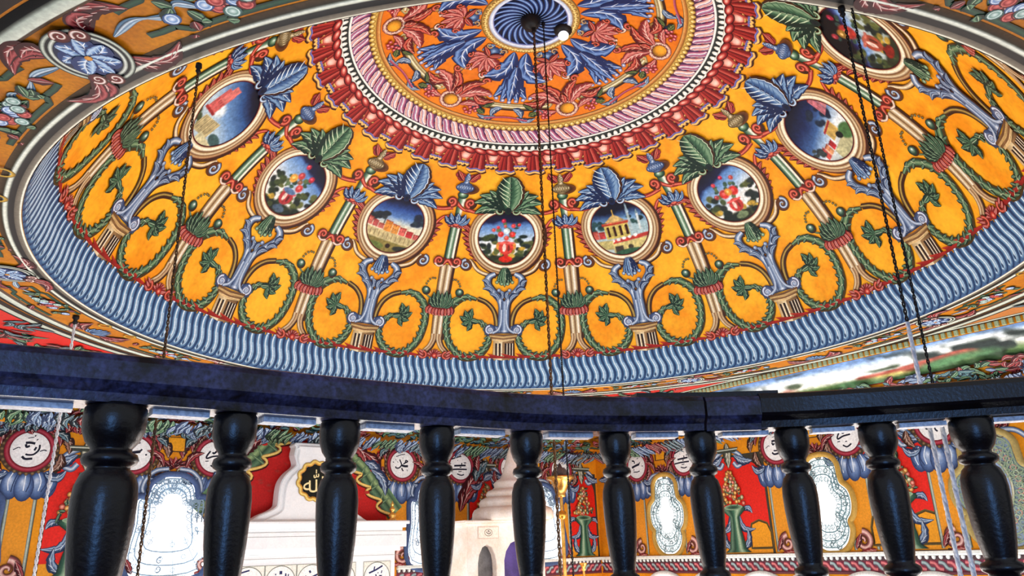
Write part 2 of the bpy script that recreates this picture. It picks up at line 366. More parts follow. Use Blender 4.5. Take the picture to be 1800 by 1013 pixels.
# k = -2 .. 9
def pic(i):
    s = Pic(40+i)
    if i == -2:
        s.sky([(-1, (180, 200, 210)), (-.35, (190, 214, 226)), (.05, (110, 150, 196)), (.45, (46, 84, 140)), (.8, (10, 16, 44)), (1, (6, 8, 24))], .3)
        s.ell(-.25, -.1, .3, .22, (232, 240, 236), .9); s.blob(14, -1, -.3, -.9, -.5, .16, [(96, 110, 60), (60, 76, 50), (150, 150, 90)])
        s.rect(-.75, -.25, -.3, .45, (206, 96, 92), .15); s.rect(-.62, .1, -.34, .62, (220, 120, 112), .15); s.rect(-.8, -.3, -.25, -.2, (150, 40, 40), .15)
        for q in range(4): s.rect(-.7+.1*q, .0, -.66+.1*q, .12, (120, 40, 44), .15)
        s.rect(-.5, -.8, .25, -.3, (196, 180, 130), .25)
        for q in range(9): s.rect(-.45+.07*q, -.75, -.42+.07*q, -.32, (90, 78, 56), .25)
        s.rect(-.1, -1, .6, -.72, (214, 206, 160)); s.ell(.55, -.6, .3, .16, (60, 90, 90))
    elif i == 0:
        s.sky([(-1, (214, 210, 170)), (-.02, (230, 226, 196)), (.12, (180, 196, 200)), (.3, (84, 124, 184)), (.55, (40, 72, 140)), (.8, (12, 18, 48)), (1, (5, 6, 20))])
        s.blob(16, -1, -.4, .05, .4, .14, [(26, 34, 40), (44, 52, 54)]); s.blob(10, .55, 1, .1, .45, .14, [(26, 36, 56), (34, 50, 60)]); s.rect(-.42, -.2, -.36, .2, (40, 44, 46))
        houses(s, -1, -.35, -.28, .02, 3, [(206, 110, 96), (190, 84, 80)], -.12); houses(s, -.35, .2, -.3, .1, 2, [(222, 140, 50), (232, 156, 70)], -.12, (150, 70, 30)); houses(s, .2, 1, -.28, .02, 3, [(216, 100, 90), (200, 50, 56), (222, 110, 100)], -.12)
        s.rect(-1, -.6, 1, -.28, (196, 180, 128), -.1)
        for q in range(12): s.rect(-.95+.16*q, -.55, -.9+.16*q, -.33, (150, 128, 84), -.1)
        s.rect(-1, -1, 1, -.58, (134, 120, 60), -.1); s.ell(0, -.75, .1, .09, (40, 20, 10)); s.ell(.55, -.8, .4, .12, (40, 44, 40)); s.ell(-.5, -.8, .4, .14, (96, 110, 50))
    elif i == 2:
        s.sky([(-1, (190, 200, 190)), (.05, (160, 190, 196)), (.3, (110, 154, 196)), (.5, (40, 66, 110)), (.62, (8, 12, 36)), (1, (4, 6, 24))])
        s.blob(12, -1, -.5, .0, .3, .12, [(30, 60, 66), (40, 72, 74)]); s.blob(12, .3, 1, 0, .5, .1, [(20, 40, 50), (40, 74, 70)])
        s.rect(.32, -.2, .42, .55, (180, 196, 196)); s.tri([(.30, .5), (.44, .5), (.37, 1.0)], (150, 176, 190)); s.rect(.62, -.2, .72, .42, (214, 224, 220)); s.tri([(.6, .4), (.74, .4), (.67, .62)], (120, 150, 160))
        houses(s, -1, -.55, -.3, .02, 2, [(206, 96, 80), (186, 60, 60)])
        s.rect(-.55, -.35, .3, .18, (206, 186, 96)); s.tri([(-.5, .26), (.26, .26), (-.12, .55)], (196, 160, 90)); s.ell(-.12, .3, .24, .2, (206, 176, 110)); s.rect(-.15, .45, -.09, .72, (220, 176, 80)); s.rect(-.6, .14, .34, .26, (176, 50, 36)); s.rect(-.55, .2, .3, .24, (226, 150, 90))
        for q in range(4): s.rect(-.47+.21*q, -.28, -.36+.21*q, .06, (52, 16, 14)); s.ell(-.415+.21*q, .05, .055, .07, (52, 16, 14))
        s.rect(-.5, -.52, .95, -.36, (190, 60, 50), .06)
        for q in range(5): s.ell(-.36+.2*q, -.42+.02*q, .075, .06, (255, 250, 236))
        s.rect(-.95, -.75, -.35, -.4, (190, 176, 110), -.05); s.rect(-.4, -.85, .85, -.5, (206, 190, 120), .06); s.rect(-.35, -.9, -.05, -.62, (60, 50, 40)); s.ell(.2, -.72, .1, .1, (60, 50, 40)); s.ell(.15, -.92, .6, .16, (44, 84, 60))
    elif i == 4:
        s.sky([(-1, (150, 170, 160)), (-.4, (240, 246, 244)), (-.15, (150, 180, 210)), (.1, (60, 96, 150)), (.45, (20, 36, 80)), (.8, (8, 14, 40)), (1, (6, 8, 28))], -.35)
        s.blob(12, .1, .7, .0, .5, .13, [(16, 24, 50), (26, 40, 60)]); houses(s, .55, 1, -.1, .5, 2, [(190, 110, 120), (206, 130, 130)], .4)
        houses(s, -.6, .0, -.6, -.25, 3, [(206, 80, 70), (230, 160, 110), (190, 40, 48)], .3); s.rect(.05, -.5, .5, -.1, (206, 170, 90), .3); s.rect(.0, -.2, .5, -.12, (150, 30, 40), .3)
        s.rect(-.2, -1, .6, -.6, (190, 186, 140), .3); s.ell(.65, -.5, .3, .25, (70, 110, 60)); s.ell(.35, -.45, .12, .12, (20, 20, 20)); s.blob(8, -1, -.5, -.6, -.3, .12, [(30, 40, 50), (50, 60, 60)])
    elif i in (-1, 3, 5, 1, 7, 9):
        t = {-1: -.35, 3: .3, 5: .5}.get(i, 0); dk = i == 5
        s.sky([(-1, (230, 230, 216)), (-.25, (244, 246, 240)), (.15, (150, 184, 220)), (.5, (86, 130, 190)), (.62, (14, 20, 60)), (1, (4, 5, 22))] if not dk else
              [(-1, (150, 170, 160)), (-.2, (190, 206, 206)), (.1, (110, 150, 206)), (.28, (20, 20, 70)), (.4, (6, 4, 14)), (1, (3, 3, 8))], -t if i != -1 else .4)
        s.blob(20, -1, -.35, -.8, .1, .14, BUSH); s.blob(20, .35, 1, -.8, .1, .14, BUSH)
        s.ell(0, -.95, 1, .35, (40, 46, 30)); s.blob(8, -.7, .7, -.75, -.35, .14, [(196, 160, 60), (150, 130, 50), (90, 100, 50)]); s.blob(14, -.9, .9, -1, -.6, .15, BUSH[:3])
        if i == 1: vase(s, (206, 60, 48), (206, 36, 20), R_F, gold=True)
        elif i == -1: vase(s, (176, 50, 56), (70, 90, 110), [(-.2, .62, .17, (226, 160, 60)), (.22, .42, .15, (200, 60, 60)), (.4, .85, .12, (190, 40, 60)), (.0, 1.15, .1, (180, 40, 60)), (0, .8, .14, (190, 60, 60)), (.1, .6, .1, (150, 90, 60))], 0, -.42, .95); s.ell(-.02, -.22, .26, .1, (90, 120, 160))
        elif i == 3: vase(s, (196, 56, 50), (120, 140, 100), [(-.18, .5, .2, (206, 50, 44)), (.2, .5, .2, (214, 44, 40)), (0, .52, .16, (226, 140, 50)), (-.35, .95, .09, (190, 50, 60)), (.05, 1.1, .09, (180, 30, 60)), (.4, .95, .1, (190, 70, 60)), (-.5, .5, .1, (170, 60, 60))], 0, -.42, .9)
        elif i == 5: vase(s, (160, 70, 50), (130, 30, 20), [(0, .6, .26, (176, 50, 40)), (-.15, .72, .16, (150, 110, 40)), (.3, 1, .1, (150, 20, 50)), (-.35, .9, .1, (150, 40, 50))], 0, -.3, 1)
        else: vase(s, (190, 60, 60), (160, 40, 30), R_F)
    else:
        s.sky([(-1, (200, 200, 160)), (0, (226, 226, 206)), (.3, (100, 140, 190)), (.6, (30, 56, 110)), (1, (6, 8, 26))])
        houses(s, -.9, .9, -.35, .1, 5, [(206, 110, 90), (222, 150, 70), (190, 70, 66)]); s.rect(-1, -.65, 1, -.33, (190, 176, 120)); s.ell(0, -.95, 1, .35, (90, 100, 50)); s.blob(10, -1, -.5, 0, .4, .15, BUSH); s.blob(8, .5, 1, 0, .4, .15, BUSH)
    s.a *= (1+.10*(vnoise(38, s.seed+9)-.5)*2)[..., None]
    return s.a
MY, MR = 1.607, .292
def lin_a(a):
    a = np.clip(a, 0, 255)/255
    return np.where(a <= .04045, a/12.92, ((a+.055)/1.055)**2.4)
def picture(i, parent):
    a = lin_a(pic(i)); idx = -np.ones((NP, NP), int); V = []; C = []
    for r in range(NP):
        for q in range(NP):
            x, y = gx[r, q], gy[r, q]; d = math.hypot(x, y)
            if d < 1.03:
                idx[r, q] = len(V); V.append((x*MR, MY+y*MR, .0052)); C.append(a[r, q])
    F = [(idx[r, q], idx[r, q+1], idx[r+1, q+1], idx[r+1, q]) for r in range(NP-1) for q in range(NP-1)
         if min(idx[r, q], idx[r, q+1], idx[r+1, q+1], idx[r+1, q]) >= 0]
    return mesh_obj('picture', dmap(np.array(V)), F, PAINT, parent, True, C)

def med_frame():
    p = P(.0075)
    p.ring(.016, MY-.018, .352, .044, [OUTL, (70, 30, 10)], 72)
    p.ring(0, MY-.008, .352, .034, [(120, 40, 24), (196, 160, 110), (120, 74, 40), (232, 214, 172), (150, 110, 66), (70, 34, 14)], 72, bulge=.006)
    p.ring(0, MY, .308, .021, [(110, 50, 30), (244, 230, 190), (255, 252, 232), (232, 212, 168), (84, 24, 24)], 80, bulge=.008)
    p.ring(0, MY, .286, .005, [(110, 20, 30), (60, 8, 14)], 72)
    return p
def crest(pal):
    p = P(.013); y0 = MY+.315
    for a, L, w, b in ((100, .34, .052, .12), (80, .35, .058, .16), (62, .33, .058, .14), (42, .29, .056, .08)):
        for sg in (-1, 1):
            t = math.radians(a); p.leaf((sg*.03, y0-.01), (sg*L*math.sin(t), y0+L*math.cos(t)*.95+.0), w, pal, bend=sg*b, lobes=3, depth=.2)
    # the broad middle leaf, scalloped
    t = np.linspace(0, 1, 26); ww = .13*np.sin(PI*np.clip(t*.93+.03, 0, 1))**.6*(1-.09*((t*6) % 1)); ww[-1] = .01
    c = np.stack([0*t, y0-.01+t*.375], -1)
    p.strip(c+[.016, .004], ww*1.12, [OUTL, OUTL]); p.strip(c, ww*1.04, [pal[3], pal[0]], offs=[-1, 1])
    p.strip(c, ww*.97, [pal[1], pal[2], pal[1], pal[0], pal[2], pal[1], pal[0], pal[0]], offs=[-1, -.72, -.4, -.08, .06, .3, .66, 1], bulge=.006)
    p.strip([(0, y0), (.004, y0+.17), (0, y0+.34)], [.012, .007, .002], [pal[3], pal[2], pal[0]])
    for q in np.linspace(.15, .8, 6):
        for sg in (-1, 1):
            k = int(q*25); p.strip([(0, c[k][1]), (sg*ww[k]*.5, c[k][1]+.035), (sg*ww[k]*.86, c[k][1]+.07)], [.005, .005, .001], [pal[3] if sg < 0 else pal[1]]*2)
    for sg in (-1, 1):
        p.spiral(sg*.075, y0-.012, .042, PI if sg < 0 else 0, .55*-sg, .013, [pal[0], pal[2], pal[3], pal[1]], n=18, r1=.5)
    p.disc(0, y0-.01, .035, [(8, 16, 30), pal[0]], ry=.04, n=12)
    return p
def calyx(pal):
    p = P(.013); y1 = MY-.335
    for x in (-.085, .085, -.05, .05, 0): p.leaf((x*.25, y1+.02), (x, y1-.19+abs(x)*.5), .034, pal, bend=-x*1.2, lobes=2, depth=.15)
    for x in (-.08, -.03, .03, .08): p.disc(x, y1-.165+abs(x)*.35, .02, [pal[3], pal[2], pal[0]], n=9)
    return p
def plume(sg):
    """red acanthus hugging the lower side of the frame"""
    p = P(.006); a = np.linspace(math.radians(172), math.radians(232), 16); r = .375
    pts = np.stack([-sg*-np.cos(a)*-1*0+sg*-np.cos(a)*r*-1, MY+np.sin(a)*r], -1); pts[:, 0] = sg*np.abs(np.cos(a))*r
    p.strip(pts, np.interp(np.linspace(0, 1, 16), [0, .3, 1], [.012, .035, .012]), REDS)
    for i in range(1, 14, 2):
        c = pts[i]; out = np.array([sg*abs(math.cos(a[i])), math.sin(a[i])])
        p.leaf(c-out*.01, c+out*.075+np.array([sg*.012, .075]), .024, RED if i % 4 else PINK, bend=sg*.15, lobes=1, depth=.0, vein=False)
    # link that rises to the tulip collar of the next column
    q = cr([(sg*.365, MY+.06), (sg*.40, MY+.13), (sg*.44, MY+.185), (sg*.50, MY+.20)], 6); p.strip(q, np.linspace(.02, .012, len(q)), REDS)
    q = cr([(sg*.20, MY+.315), (sg*.33, MY+.275), (sg*.44, MY+.285), (sg*.515, MY+.35)], 6); p.strip(q, np.linspace(.006, .024, len(q)), REDS, bulge=.003)
    return p
def frame_scroll(sg):
    p = P(.0065)
    q = [(sg*.10, MY-.405), (sg*.21, MY-.385), (sg*.29, MY-.345), (sg*.335, MY-.285), (sg*.37, MY-.245)]
    p.strip(cr(q, 6)+[.01, -.008], .022, [OUTL, OUTL]); p.strip(cr(q, 6), .018, CREAM, bulge=.003)
    p.disc(sg*.405, MY-.302, .066, [DKB, DKB], n=18)
    p.spiral(sg*.405, MY-.30, .052, math.radians(90 if sg > 0 else 90), -sg*1.25, .017, STEELS, n=30, r1=.15, eye=(226, 180, 90))
    return p
def stem():
    p = P(.0100)
    for sg in (-1, 1):
        q = cr([(sg*.012, .60), (sg*.018, .78), (sg*.035, .92), (sg*.11, 1.02), (sg*.175, 1.11), (sg*.165, 1.185), (sg*.10, 1.225)], 7)
        ww = np.interp(np.linspace(0, 1, len(q)), [0, .25, .45, .75, 1], [.05, .034, .034, .036, .022])
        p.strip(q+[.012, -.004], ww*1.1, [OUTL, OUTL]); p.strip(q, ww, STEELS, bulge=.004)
        for (a, b, w_) in (((.06, .93), (.15, 1.0), .03), ((.12, 1.02), (.225, 1.055), .028), ((.17, 1.09), (.235, 1.15), .026), ((.03, .95), (.055, 1.045), .028)):
            p.leaf((sg*a[0], a[1]), (sg*b[0], b[1]), w_, STEEL, bend=sg*.25, lobes=2, vein=False)
        p.disc(sg*.055, 1.045, .022, [(220, 230, 238), (130, 152, 182), (40, 54, 84)], n=10, lx=-.3, ly=.3)
        for o_ in (.012, .03): p.strip(cr([(sg*o_, .64), (sg*o_*.7, .8), (sg*(.02+o_), .93)], 5), .003, [(224, 234, 240), (180, 198, 214)])
    q = [(0, .62), (0, .8), (0, .93)]; p.strip(cr(q, 5), [.03]*11, [(70, 92, 128), (170, 188, 208), (90, 112, 148), (40, 56, 88)])
    # horned sweep onto the volutes
    for sg in (-1, 1):
        q = cr([(sg*.025, .84), (sg*.03, .70), (sg*.06, .625), (sg*.115, .592)], 6); p.strip(q, .013, [(54, 74, 112), (200, 214, 228), (96, 120, 156)])
    return p
def capital():
    p = P(.0085)
    p.gpoly([(-.15, .585), (.15, .585), (.16, .60), (.155, .665), (-.155, .665), (-.16, .60)], [(40, 52, 78)]*6)
    p.strip([(-.13, .635), (0, .622), (.13, .635)], .030, [(110, 130, 168), (206, 220, 234), (150, 172, 202), (70, 90, 130)], bulge=.006)
    for sg in (-1, 1):
        p.disc(sg*.142, .620, .064, [(176, 198, 222), (140, 166, 200), (60, 80, 120), (34, 46, 80)], n=20)
        p.spiral(sg*.142, .620, .048, math.radians(90), -sg*1.6, .010, [(60, 84, 124), (232, 240, 248), (130, 152, 190)], n=34, r1=.1)
    for i, (y0, y1, hw, c) in enumerate(((.565, .587, .152, (104, 66, 30)), (.548, .568, .145, (196, 160, 96)), (.530, .550, .135, (120, 80, 40)), (.512, .532, .12, (214, 180, 120)))):
        p.gpoly([(-hw, y0), (0, y0-.014), (hw, y0), (hw, y1), (0, y1-.014), (-hw, y1)], [c, tuple(min(255, k+36) for k in c), tuple(k*.75 for k in c)]*2)
    for i in range(13): p.disc(-.13+i*.0217, .558-.012*(1-abs(i-6)/6), .0065, [(236, 206, 140), (150, 104, 50)], n=6)
    return p
def pilaster():
    p = P(.005)
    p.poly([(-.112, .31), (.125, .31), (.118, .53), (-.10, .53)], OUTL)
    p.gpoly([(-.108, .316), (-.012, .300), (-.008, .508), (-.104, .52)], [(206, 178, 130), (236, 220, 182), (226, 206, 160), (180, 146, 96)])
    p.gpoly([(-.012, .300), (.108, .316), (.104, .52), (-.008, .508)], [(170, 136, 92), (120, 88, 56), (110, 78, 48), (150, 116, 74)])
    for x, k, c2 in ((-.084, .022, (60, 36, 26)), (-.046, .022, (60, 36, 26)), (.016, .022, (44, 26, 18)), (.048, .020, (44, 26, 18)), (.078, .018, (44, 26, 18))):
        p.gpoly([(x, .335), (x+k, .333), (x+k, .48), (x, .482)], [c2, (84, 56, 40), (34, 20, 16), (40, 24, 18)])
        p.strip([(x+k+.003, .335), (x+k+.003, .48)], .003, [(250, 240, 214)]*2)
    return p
def wreath(sg):
    """spiral tendril with serrated leaves, sg -1 left of the pilaster, +1 right"""
    p = P(.0055, .00003); K = []
    for a, r in ((18, .250), (45, .300), (75, .318), (100, .325), (130, .285), (160, .245), (190, .236), (220, .262), (250, .300), (270, .306), (295, .292), (320, .262), (345, .225), (370, .175), (395, .130), (415, .095)):
        t = math.radians(a); K.append((-sg*-1*0+(.372-math.cos(t)*r if sg > 0 else -.372+math.cos(t)*r), .640+math.sin(t)*r))
    q = cr(K, 7); n = len(q)
    # gilded inner stalk next to the stem
    st = cr([(sg*.075, .625), (sg*.085, .74), (sg*.12, .84), (sg*.19, .915), (sg*.28, .955)], 6)
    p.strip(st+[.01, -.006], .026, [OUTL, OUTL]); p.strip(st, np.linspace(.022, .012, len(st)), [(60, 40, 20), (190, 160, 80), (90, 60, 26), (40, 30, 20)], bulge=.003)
    q = q[14:]; n = len(q); ww = np.interp(np.linspace(0, 1, n), [0, .1, .6, 1], [.012, .026, .028, .012])
    p.strip(q+[.006, -.008], ww*1.45, [(70, 50, 16), (70, 50, 16)])
    p.strip(q, ww, [(20, 50, 36), (76, 112, 78), (132, 160, 116), (60, 96, 68), (18, 44, 34)], bulge=.003)
    t = np.gradient(q, axis=0); t /= np.linalg.norm(t, axis=1, keepdims=True)
    inn = np.stack([-t[:, 1], t[:, 0]], -1)*(1 if sg < 0 else -1)
    for i in range(4, n-10, 4):
        c = q[i]; d = t[i]; s1 = inn[i]; L = .046
        p.leaf(c+s1*ww[i]*.2, c+s1*(ww[i]+.026)+d*-.030, .0125, GREEN, lobes=1, depth=0, vein=False, n=7, bulge=.001)
        p.leaf(c-s1*ww[i]*.3-d*.02, c-s1*(ww[i]+.004)+d*.032, .0125, GREEN, lobes=1, depth=0, vein=False, n=7, bulge=.001)
        p.strip([c-d*.022-s1*.012, c+d*.012+s1*.010], [.003, .001], [(196, 210, 170)]*2)
    # end palmette
    e = q[-1]; base = np.array([sg*.26, .70]); ctr_ = np.array([sg*.345, .715])
    p.leaf(base, ctr_+[sg*.03, .01], .03, GREEN, lobes=1, vein=False, n=10)
    for dx, dy, w_ in ((-sg*.02, .13, .035), (sg*.06, .11, .034), (sg*.115, .045, .034), (sg*.10, -.04, .032), (sg*.04, -.11, .03)):
        p.leaf(ctr_, ctr_+[dx, dy], w_, (GREEN[0], (34, 70, 50), (84, 124, 90), (150, 180, 140)), bend=-sg*.1, lobes=2)
    return p

medroot = []
CB = {}
for k in range(-2, 10):
    a = sector(k); vasek = (k % 2 != 0)
    if k in (-2, -1):
        o = P.build(med_frame(), 'medallion', dmap, dome) if k == -2 else dup(medroot[0], dome, a)
        if k == -2:
            plume(-1).build('acanthus_plume', dmap, o); plume(1).build('acanthus_plume', dmap, o)
            frame_scroll(-1).build('volute_scroll', dmap, o); frame_scroll(1).build('volute_scroll', dmap, o)
        o.rotation_euler = (0, 0, -a); medroot.append(o)
    else:
        o = medroot[0].copy(); COL.objects.link(o); o.parent = dome; o.rotation_euler = (0, 0, -a); medroot.append(o)
        for ch in medroot[0].children:
            if ch.name.split('.')[0] in ('acanthus_plume', 'volute_scroll'):
                c = ch.copy(); COL.objects.link(c); c.parent = o
for k, o in zip(range(-2, 10), medroot):
    vasek = (k % 2 != 0); key = 'g' if vasek else 'b'
    picture(k, o)
    if key not in CB:
        pal = GREEN if vasek else BLUE
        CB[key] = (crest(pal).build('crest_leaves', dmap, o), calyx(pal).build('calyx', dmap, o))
    else:
        for s_ in CB[key]:
            c = s_.copy(); COL.objects.link(c); c.parent = o
for nm, fn in (('acanthus_stem', stem), ('pilaster_capital', capital), ('fluted_pilaster', pilaster)):
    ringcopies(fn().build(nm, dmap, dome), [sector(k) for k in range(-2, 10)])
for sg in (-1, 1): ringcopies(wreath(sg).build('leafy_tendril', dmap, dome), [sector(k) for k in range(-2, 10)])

# ---- painted candlestick columns between the medallions
def shaft():
    p = P(.005)
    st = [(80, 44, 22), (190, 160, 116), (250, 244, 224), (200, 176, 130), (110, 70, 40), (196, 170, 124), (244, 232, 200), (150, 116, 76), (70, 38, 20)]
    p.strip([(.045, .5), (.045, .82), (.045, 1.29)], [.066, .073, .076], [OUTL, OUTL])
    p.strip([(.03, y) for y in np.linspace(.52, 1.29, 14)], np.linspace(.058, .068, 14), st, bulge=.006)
    for sg in (-1, 1):
        q = cr([(.03+sg*.028, .56), (.03+sg*.03, .50), (.03+sg*.06, .43), (.03+sg*.115, .37), (.03+sg*.15, .31)], 6)
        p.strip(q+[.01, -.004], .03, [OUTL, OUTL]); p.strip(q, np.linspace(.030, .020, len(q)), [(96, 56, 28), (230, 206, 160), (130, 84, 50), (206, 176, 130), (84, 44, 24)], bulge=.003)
    return p
def palmette():
    p = P(.009)
    for sg in (-1, 1):
        p.spiral(.03+sg*.12, .335, .04, math.radians(90), sg*1.1, .014, REDS, n=22)
        for q in (.33, .36, .39): p.leaf((.03+sg*.12, q-.03), (.03+sg*.17, q), .014, PINK, lobes=1, vein=False, n=7)
    for a in (-70, -45, -20, 0, 20, 45, 70):
        t = math.radians(a); p.leaf((.03, .33), (.03+.085*math.sin(t), .33+.075*math.cos(t)), .02, PINK if a else RED, lobes=1, vein=False, n=8)
    p.disc(.03, .335, .03, [(240, 160, 130), (190, 50, 40), (110, 12, 12)], n=12)
    return p
def collar():
    p = P(.012)
    p.strip(cr([(-.10, .835), (.03, .80), (.16, .835)], 8), .03, [(84, 6, 10), (150, 24, 26), (90, 8, 12)])
    for i in range(9):
        x = -.10+i*.0325; y = .808-.020*(1-((i-4)/4)**2)
        p.leaf((x*.9+.003, y+.035), (x, y-.035), .017, PINK if i % 2 else RED, bend=(x-.03)*1.2, lobes=1, vein=False, n=8, shape=.5, tipw=.5)
        p.disc(x, y-.030, .0105, [(250, 214, 200), (206, 90, 80), (130, 24, 24)], n=8)
    return p
def tuft():
    p = P(.012)
    for dx, L in ((-.12, .10), (.12, .10), (-.085, .155), (.085, .155), (-.045, .18), (.045, .18), (0, .15)):
        p.leaf((.03+dx*.4, .835), (.03+dx, .84+L), .030, (GREEN[0], (34, 66, 48), (88, 124, 92), (160, 190, 150)), bend=-dx*1.0, lobes=2, depth=.15)
    return p
def berry(sg):
    p = P(.008); x = .03+sg*.175
    p.strip(cr([(.03+sg*.09, .92), (x-sg*.02, .955), (x, 1.0)], 5), .008, [(20, 44, 34), (110, 140, 100), (20, 44, 34)])
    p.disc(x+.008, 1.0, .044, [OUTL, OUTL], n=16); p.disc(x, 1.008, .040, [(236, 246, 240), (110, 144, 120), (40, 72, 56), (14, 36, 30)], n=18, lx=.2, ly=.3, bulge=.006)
    for i, (dx, dy) in enumerate(((.0, .065), (-sg*.012, .09), (-sg*.03, .115), (-sg*.055, .13), (-sg*.08, .13))):
        p.disc(x+dx, 1.008+dy, .012, [(180, 190, 140), (90, 80, 40), (50, 34, 14)], n=8)
    return p
def bracket():
    p = P(.012)
    p.poly([(-.05, 1.31), (.11, 1.31), (.07, 1.37), (.03, 1.345), (-.01, 1.37)], (96, 16, 14)); p.strip(cr([(-.06, 1.285), (-.02, 1.29), (.03, 1.34), (.08, 1.29), (.12, 1.285)], 6), .018, REDS)
    for sg in (-1, 1):
        p.disc(.038+sg*.092, 1.322, .05, [OUTL, OUTL], n=14)
        p.spiral(.03+sg*.09, 1.33, .042, math.radians(-60 if sg > 0 else 240), sg*1.3, .018, REDS, n=26)
        p.strip(cr([(.03+sg*.13, 1.30), (.03+sg*.09, 1.272), (.03+sg*.04, 1.285)], 4), .011, [(150, 60, 40), (252, 236, 214), (120, 50, 30)])
    return p
def tube():
    p = P(.007)
    p.strip([(.052, 1.34), (.052, 1.71)], .056, [OUTL, OUTL])
    p.strip([(.035, y) for y in np.linspace(1.335, 1.715, 10)], .05, [(226, 214, 180), (250, 248, 230), (60, 90, 66), (110, 146, 112), (214, 232, 210), (96, 132, 98), (30, 60, 44), (16, 36, 28)], bulge=.006)
    p.strip([(.035, y) for y in np.linspace(1.80, 2.07, 8)], np.linspace(.03, .042, 8), [(200, 190, 150), (240, 244, 226), (120, 154, 124), (60, 96, 72), (20, 44, 34)], bulge=.005)
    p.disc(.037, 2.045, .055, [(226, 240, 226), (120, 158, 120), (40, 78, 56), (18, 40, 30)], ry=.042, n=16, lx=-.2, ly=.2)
    return p
def tulip():
    p = P(.012)
    for i in range(7):
        x = -.075+i*.037; p.leaf((.035+(x)*.3, 1.755), (.035+x, 1.70-.012*(1-abs(i-3)/3)), .02, PINK if i % 2 else RED, lobes=1, vein=False, n=8, shape=.5, tipw=.4)
    p.strip(cr([(-.08, 1.765), (.0, 1.735), (.035, 1.72), (.07, 1.735), (.15, 1.765)], 6), .02, REDS)
    for dx, dy, w_ in ((-.125, .065, .026), (.125, .065, .026), (-.075, .10, .03), (.075, .10, .03), (0, .105, .036)):
        p.leaf((.035+dx*.15, 1.735), (.035+dx, 1.745+dy), w_, BLUE, bend=-dx*1.5, lobes=2, depth=.12)
    return p
def top_scroll(sg):
    p = P(.010); x = .035+sg*.095
    p.disc(x+.008, 1.955, .058, [OUTL, OUTL], n=16)
    q = [(.035+sg*.30, 1.905), (.035+sg*.24, 1.87), (.035+sg*.16, 1.875), (.035+sg*.065, 1.90)]
    p.strip(cr(q, 6), np.linspace(.012, .02, 19), REDS, bulge=.003)
    p.spiral(x, 1.965, .046, math.radians(-90), -sg*-1.35*-1, .02, REDS, n=28)
    return p
def urn(c):
    p = P(.012); a, b, d = c
    p.disc(.075, 2.115, .105, [OUTL, OUTL, (110, 60, 14)], ry=.055, n=20)
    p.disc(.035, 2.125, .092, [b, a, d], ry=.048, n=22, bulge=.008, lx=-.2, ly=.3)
    for i in range(7):
        x = -.072+i*.024; p.disc(.035+x, 2.128, .011, [b, a, d], ry=.036*(1-abs(i-3)*.12), n=8)
    p.disc(.035, 2.168, .06, [a, d], ry=.014, n=14); p.disc(.035, 2.185, .032, [b, a, d], ry=.022, n=12); p.disc(.035, 2.082, .045, [a, d], ry=.014, n=12)
    p.strip([(.035, 2.19), (.035, 2.235), (.035, 2.285)], [.02, .03, .012], [d, b, a, d])
    for i in range(3): p.disc(.035, 2.21+i*.028, .018, [b, a, d], ry=.012, n=8)
    return p
def bud():
    p = P(.009)
    for sg in (-1, 1):
        p.disc(.035+sg*.058, 2.235, .045, [(236, 150, 130), (190, 60, 60), (110, 20, 26)], n=12); p.disc(.035+sg*.095, 2.255, .03, [(240, 170, 150), (180, 50, 56), (100, 16, 22)], n=10)
        p.leaf((.035+sg*.03, 2.2), (.035+sg*.11, 2.30), .03, RED, lobes=2, vein=False)
    return p
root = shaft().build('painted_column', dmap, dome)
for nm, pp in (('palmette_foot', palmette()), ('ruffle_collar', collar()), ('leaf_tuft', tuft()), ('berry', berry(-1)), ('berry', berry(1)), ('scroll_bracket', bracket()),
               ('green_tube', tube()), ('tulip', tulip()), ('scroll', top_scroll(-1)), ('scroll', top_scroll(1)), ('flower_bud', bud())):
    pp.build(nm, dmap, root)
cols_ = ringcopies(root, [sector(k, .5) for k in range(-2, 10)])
UB = ((96, 124, 166), (206, 220, 236), (26, 42, 86)); UG = ((160, 140, 96), (232, 222, 186), (66, 46, 20))
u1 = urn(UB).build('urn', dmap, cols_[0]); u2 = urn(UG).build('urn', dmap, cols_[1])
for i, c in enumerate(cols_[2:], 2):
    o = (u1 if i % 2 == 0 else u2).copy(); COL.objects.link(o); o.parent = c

# ---- red tasselled valance round the inner circle
p = P(.005)
def hem(x0, x1, y, a, sgn=1): return cr([(x0, y+.012), (x0+(x1-x0)*.2, y-.006), ((x0+x1)/2, y+.006), (x0+(x1-x0)*.8, y-.008), (x1, y+.010)], 5)
H = .036
p.gpoly([(-.135, 2.56), (.135, 2.56), (.16, 2.44), (.10, 2.40), (-.10, 2.40), (-.16, 2.44)], [(120, 16, 18)]*6)
p.h = .0075; p.disc(.135, 2.485, .070, [(252, 222, 206), (240, 184, 164), (206, 90, 72), (150, 30, 30)], ry=.065, n=20, ly=-.3); p.strip(cr([(.06, 2.445), (.10, 2.428), (.135, 2.424), (.17, 2.428), (.21, 2.445)], 5), .007, [(120, 60, 20), (250, 206, 110)])
p.poly([(-.055, 2.56), (.05, 2.56), (.075, 2.36), (.085, 2.335), (-.09, 2.335), (-.075, 2.36)], (104, 6, 12))
for x, c1, c2 in ((-.045, (200, 70, 56), (150, 20, 20)), (-.012, (176, 40, 34), (110, 8, 12)), (.022, (214, 96, 80), (150, 20, 20)), (.048, (130, 14, 16), (80, 4, 8))):
    p.gpoly([(x*.7-.010, 2.555), (x*.7+.010, 2.555), (x*1.5+.016, 2.345), (x*1.5-.016, 2.345)], [c1, c2, c2, c1])
p.gpoly([(-.05, 2.555), (-.02, 2.555), (-.10, 2.40), (-.125, 2.41)], [(170, 40, 36), (110, 10, 14), (120, 12, 16), (206, 84, 70)])
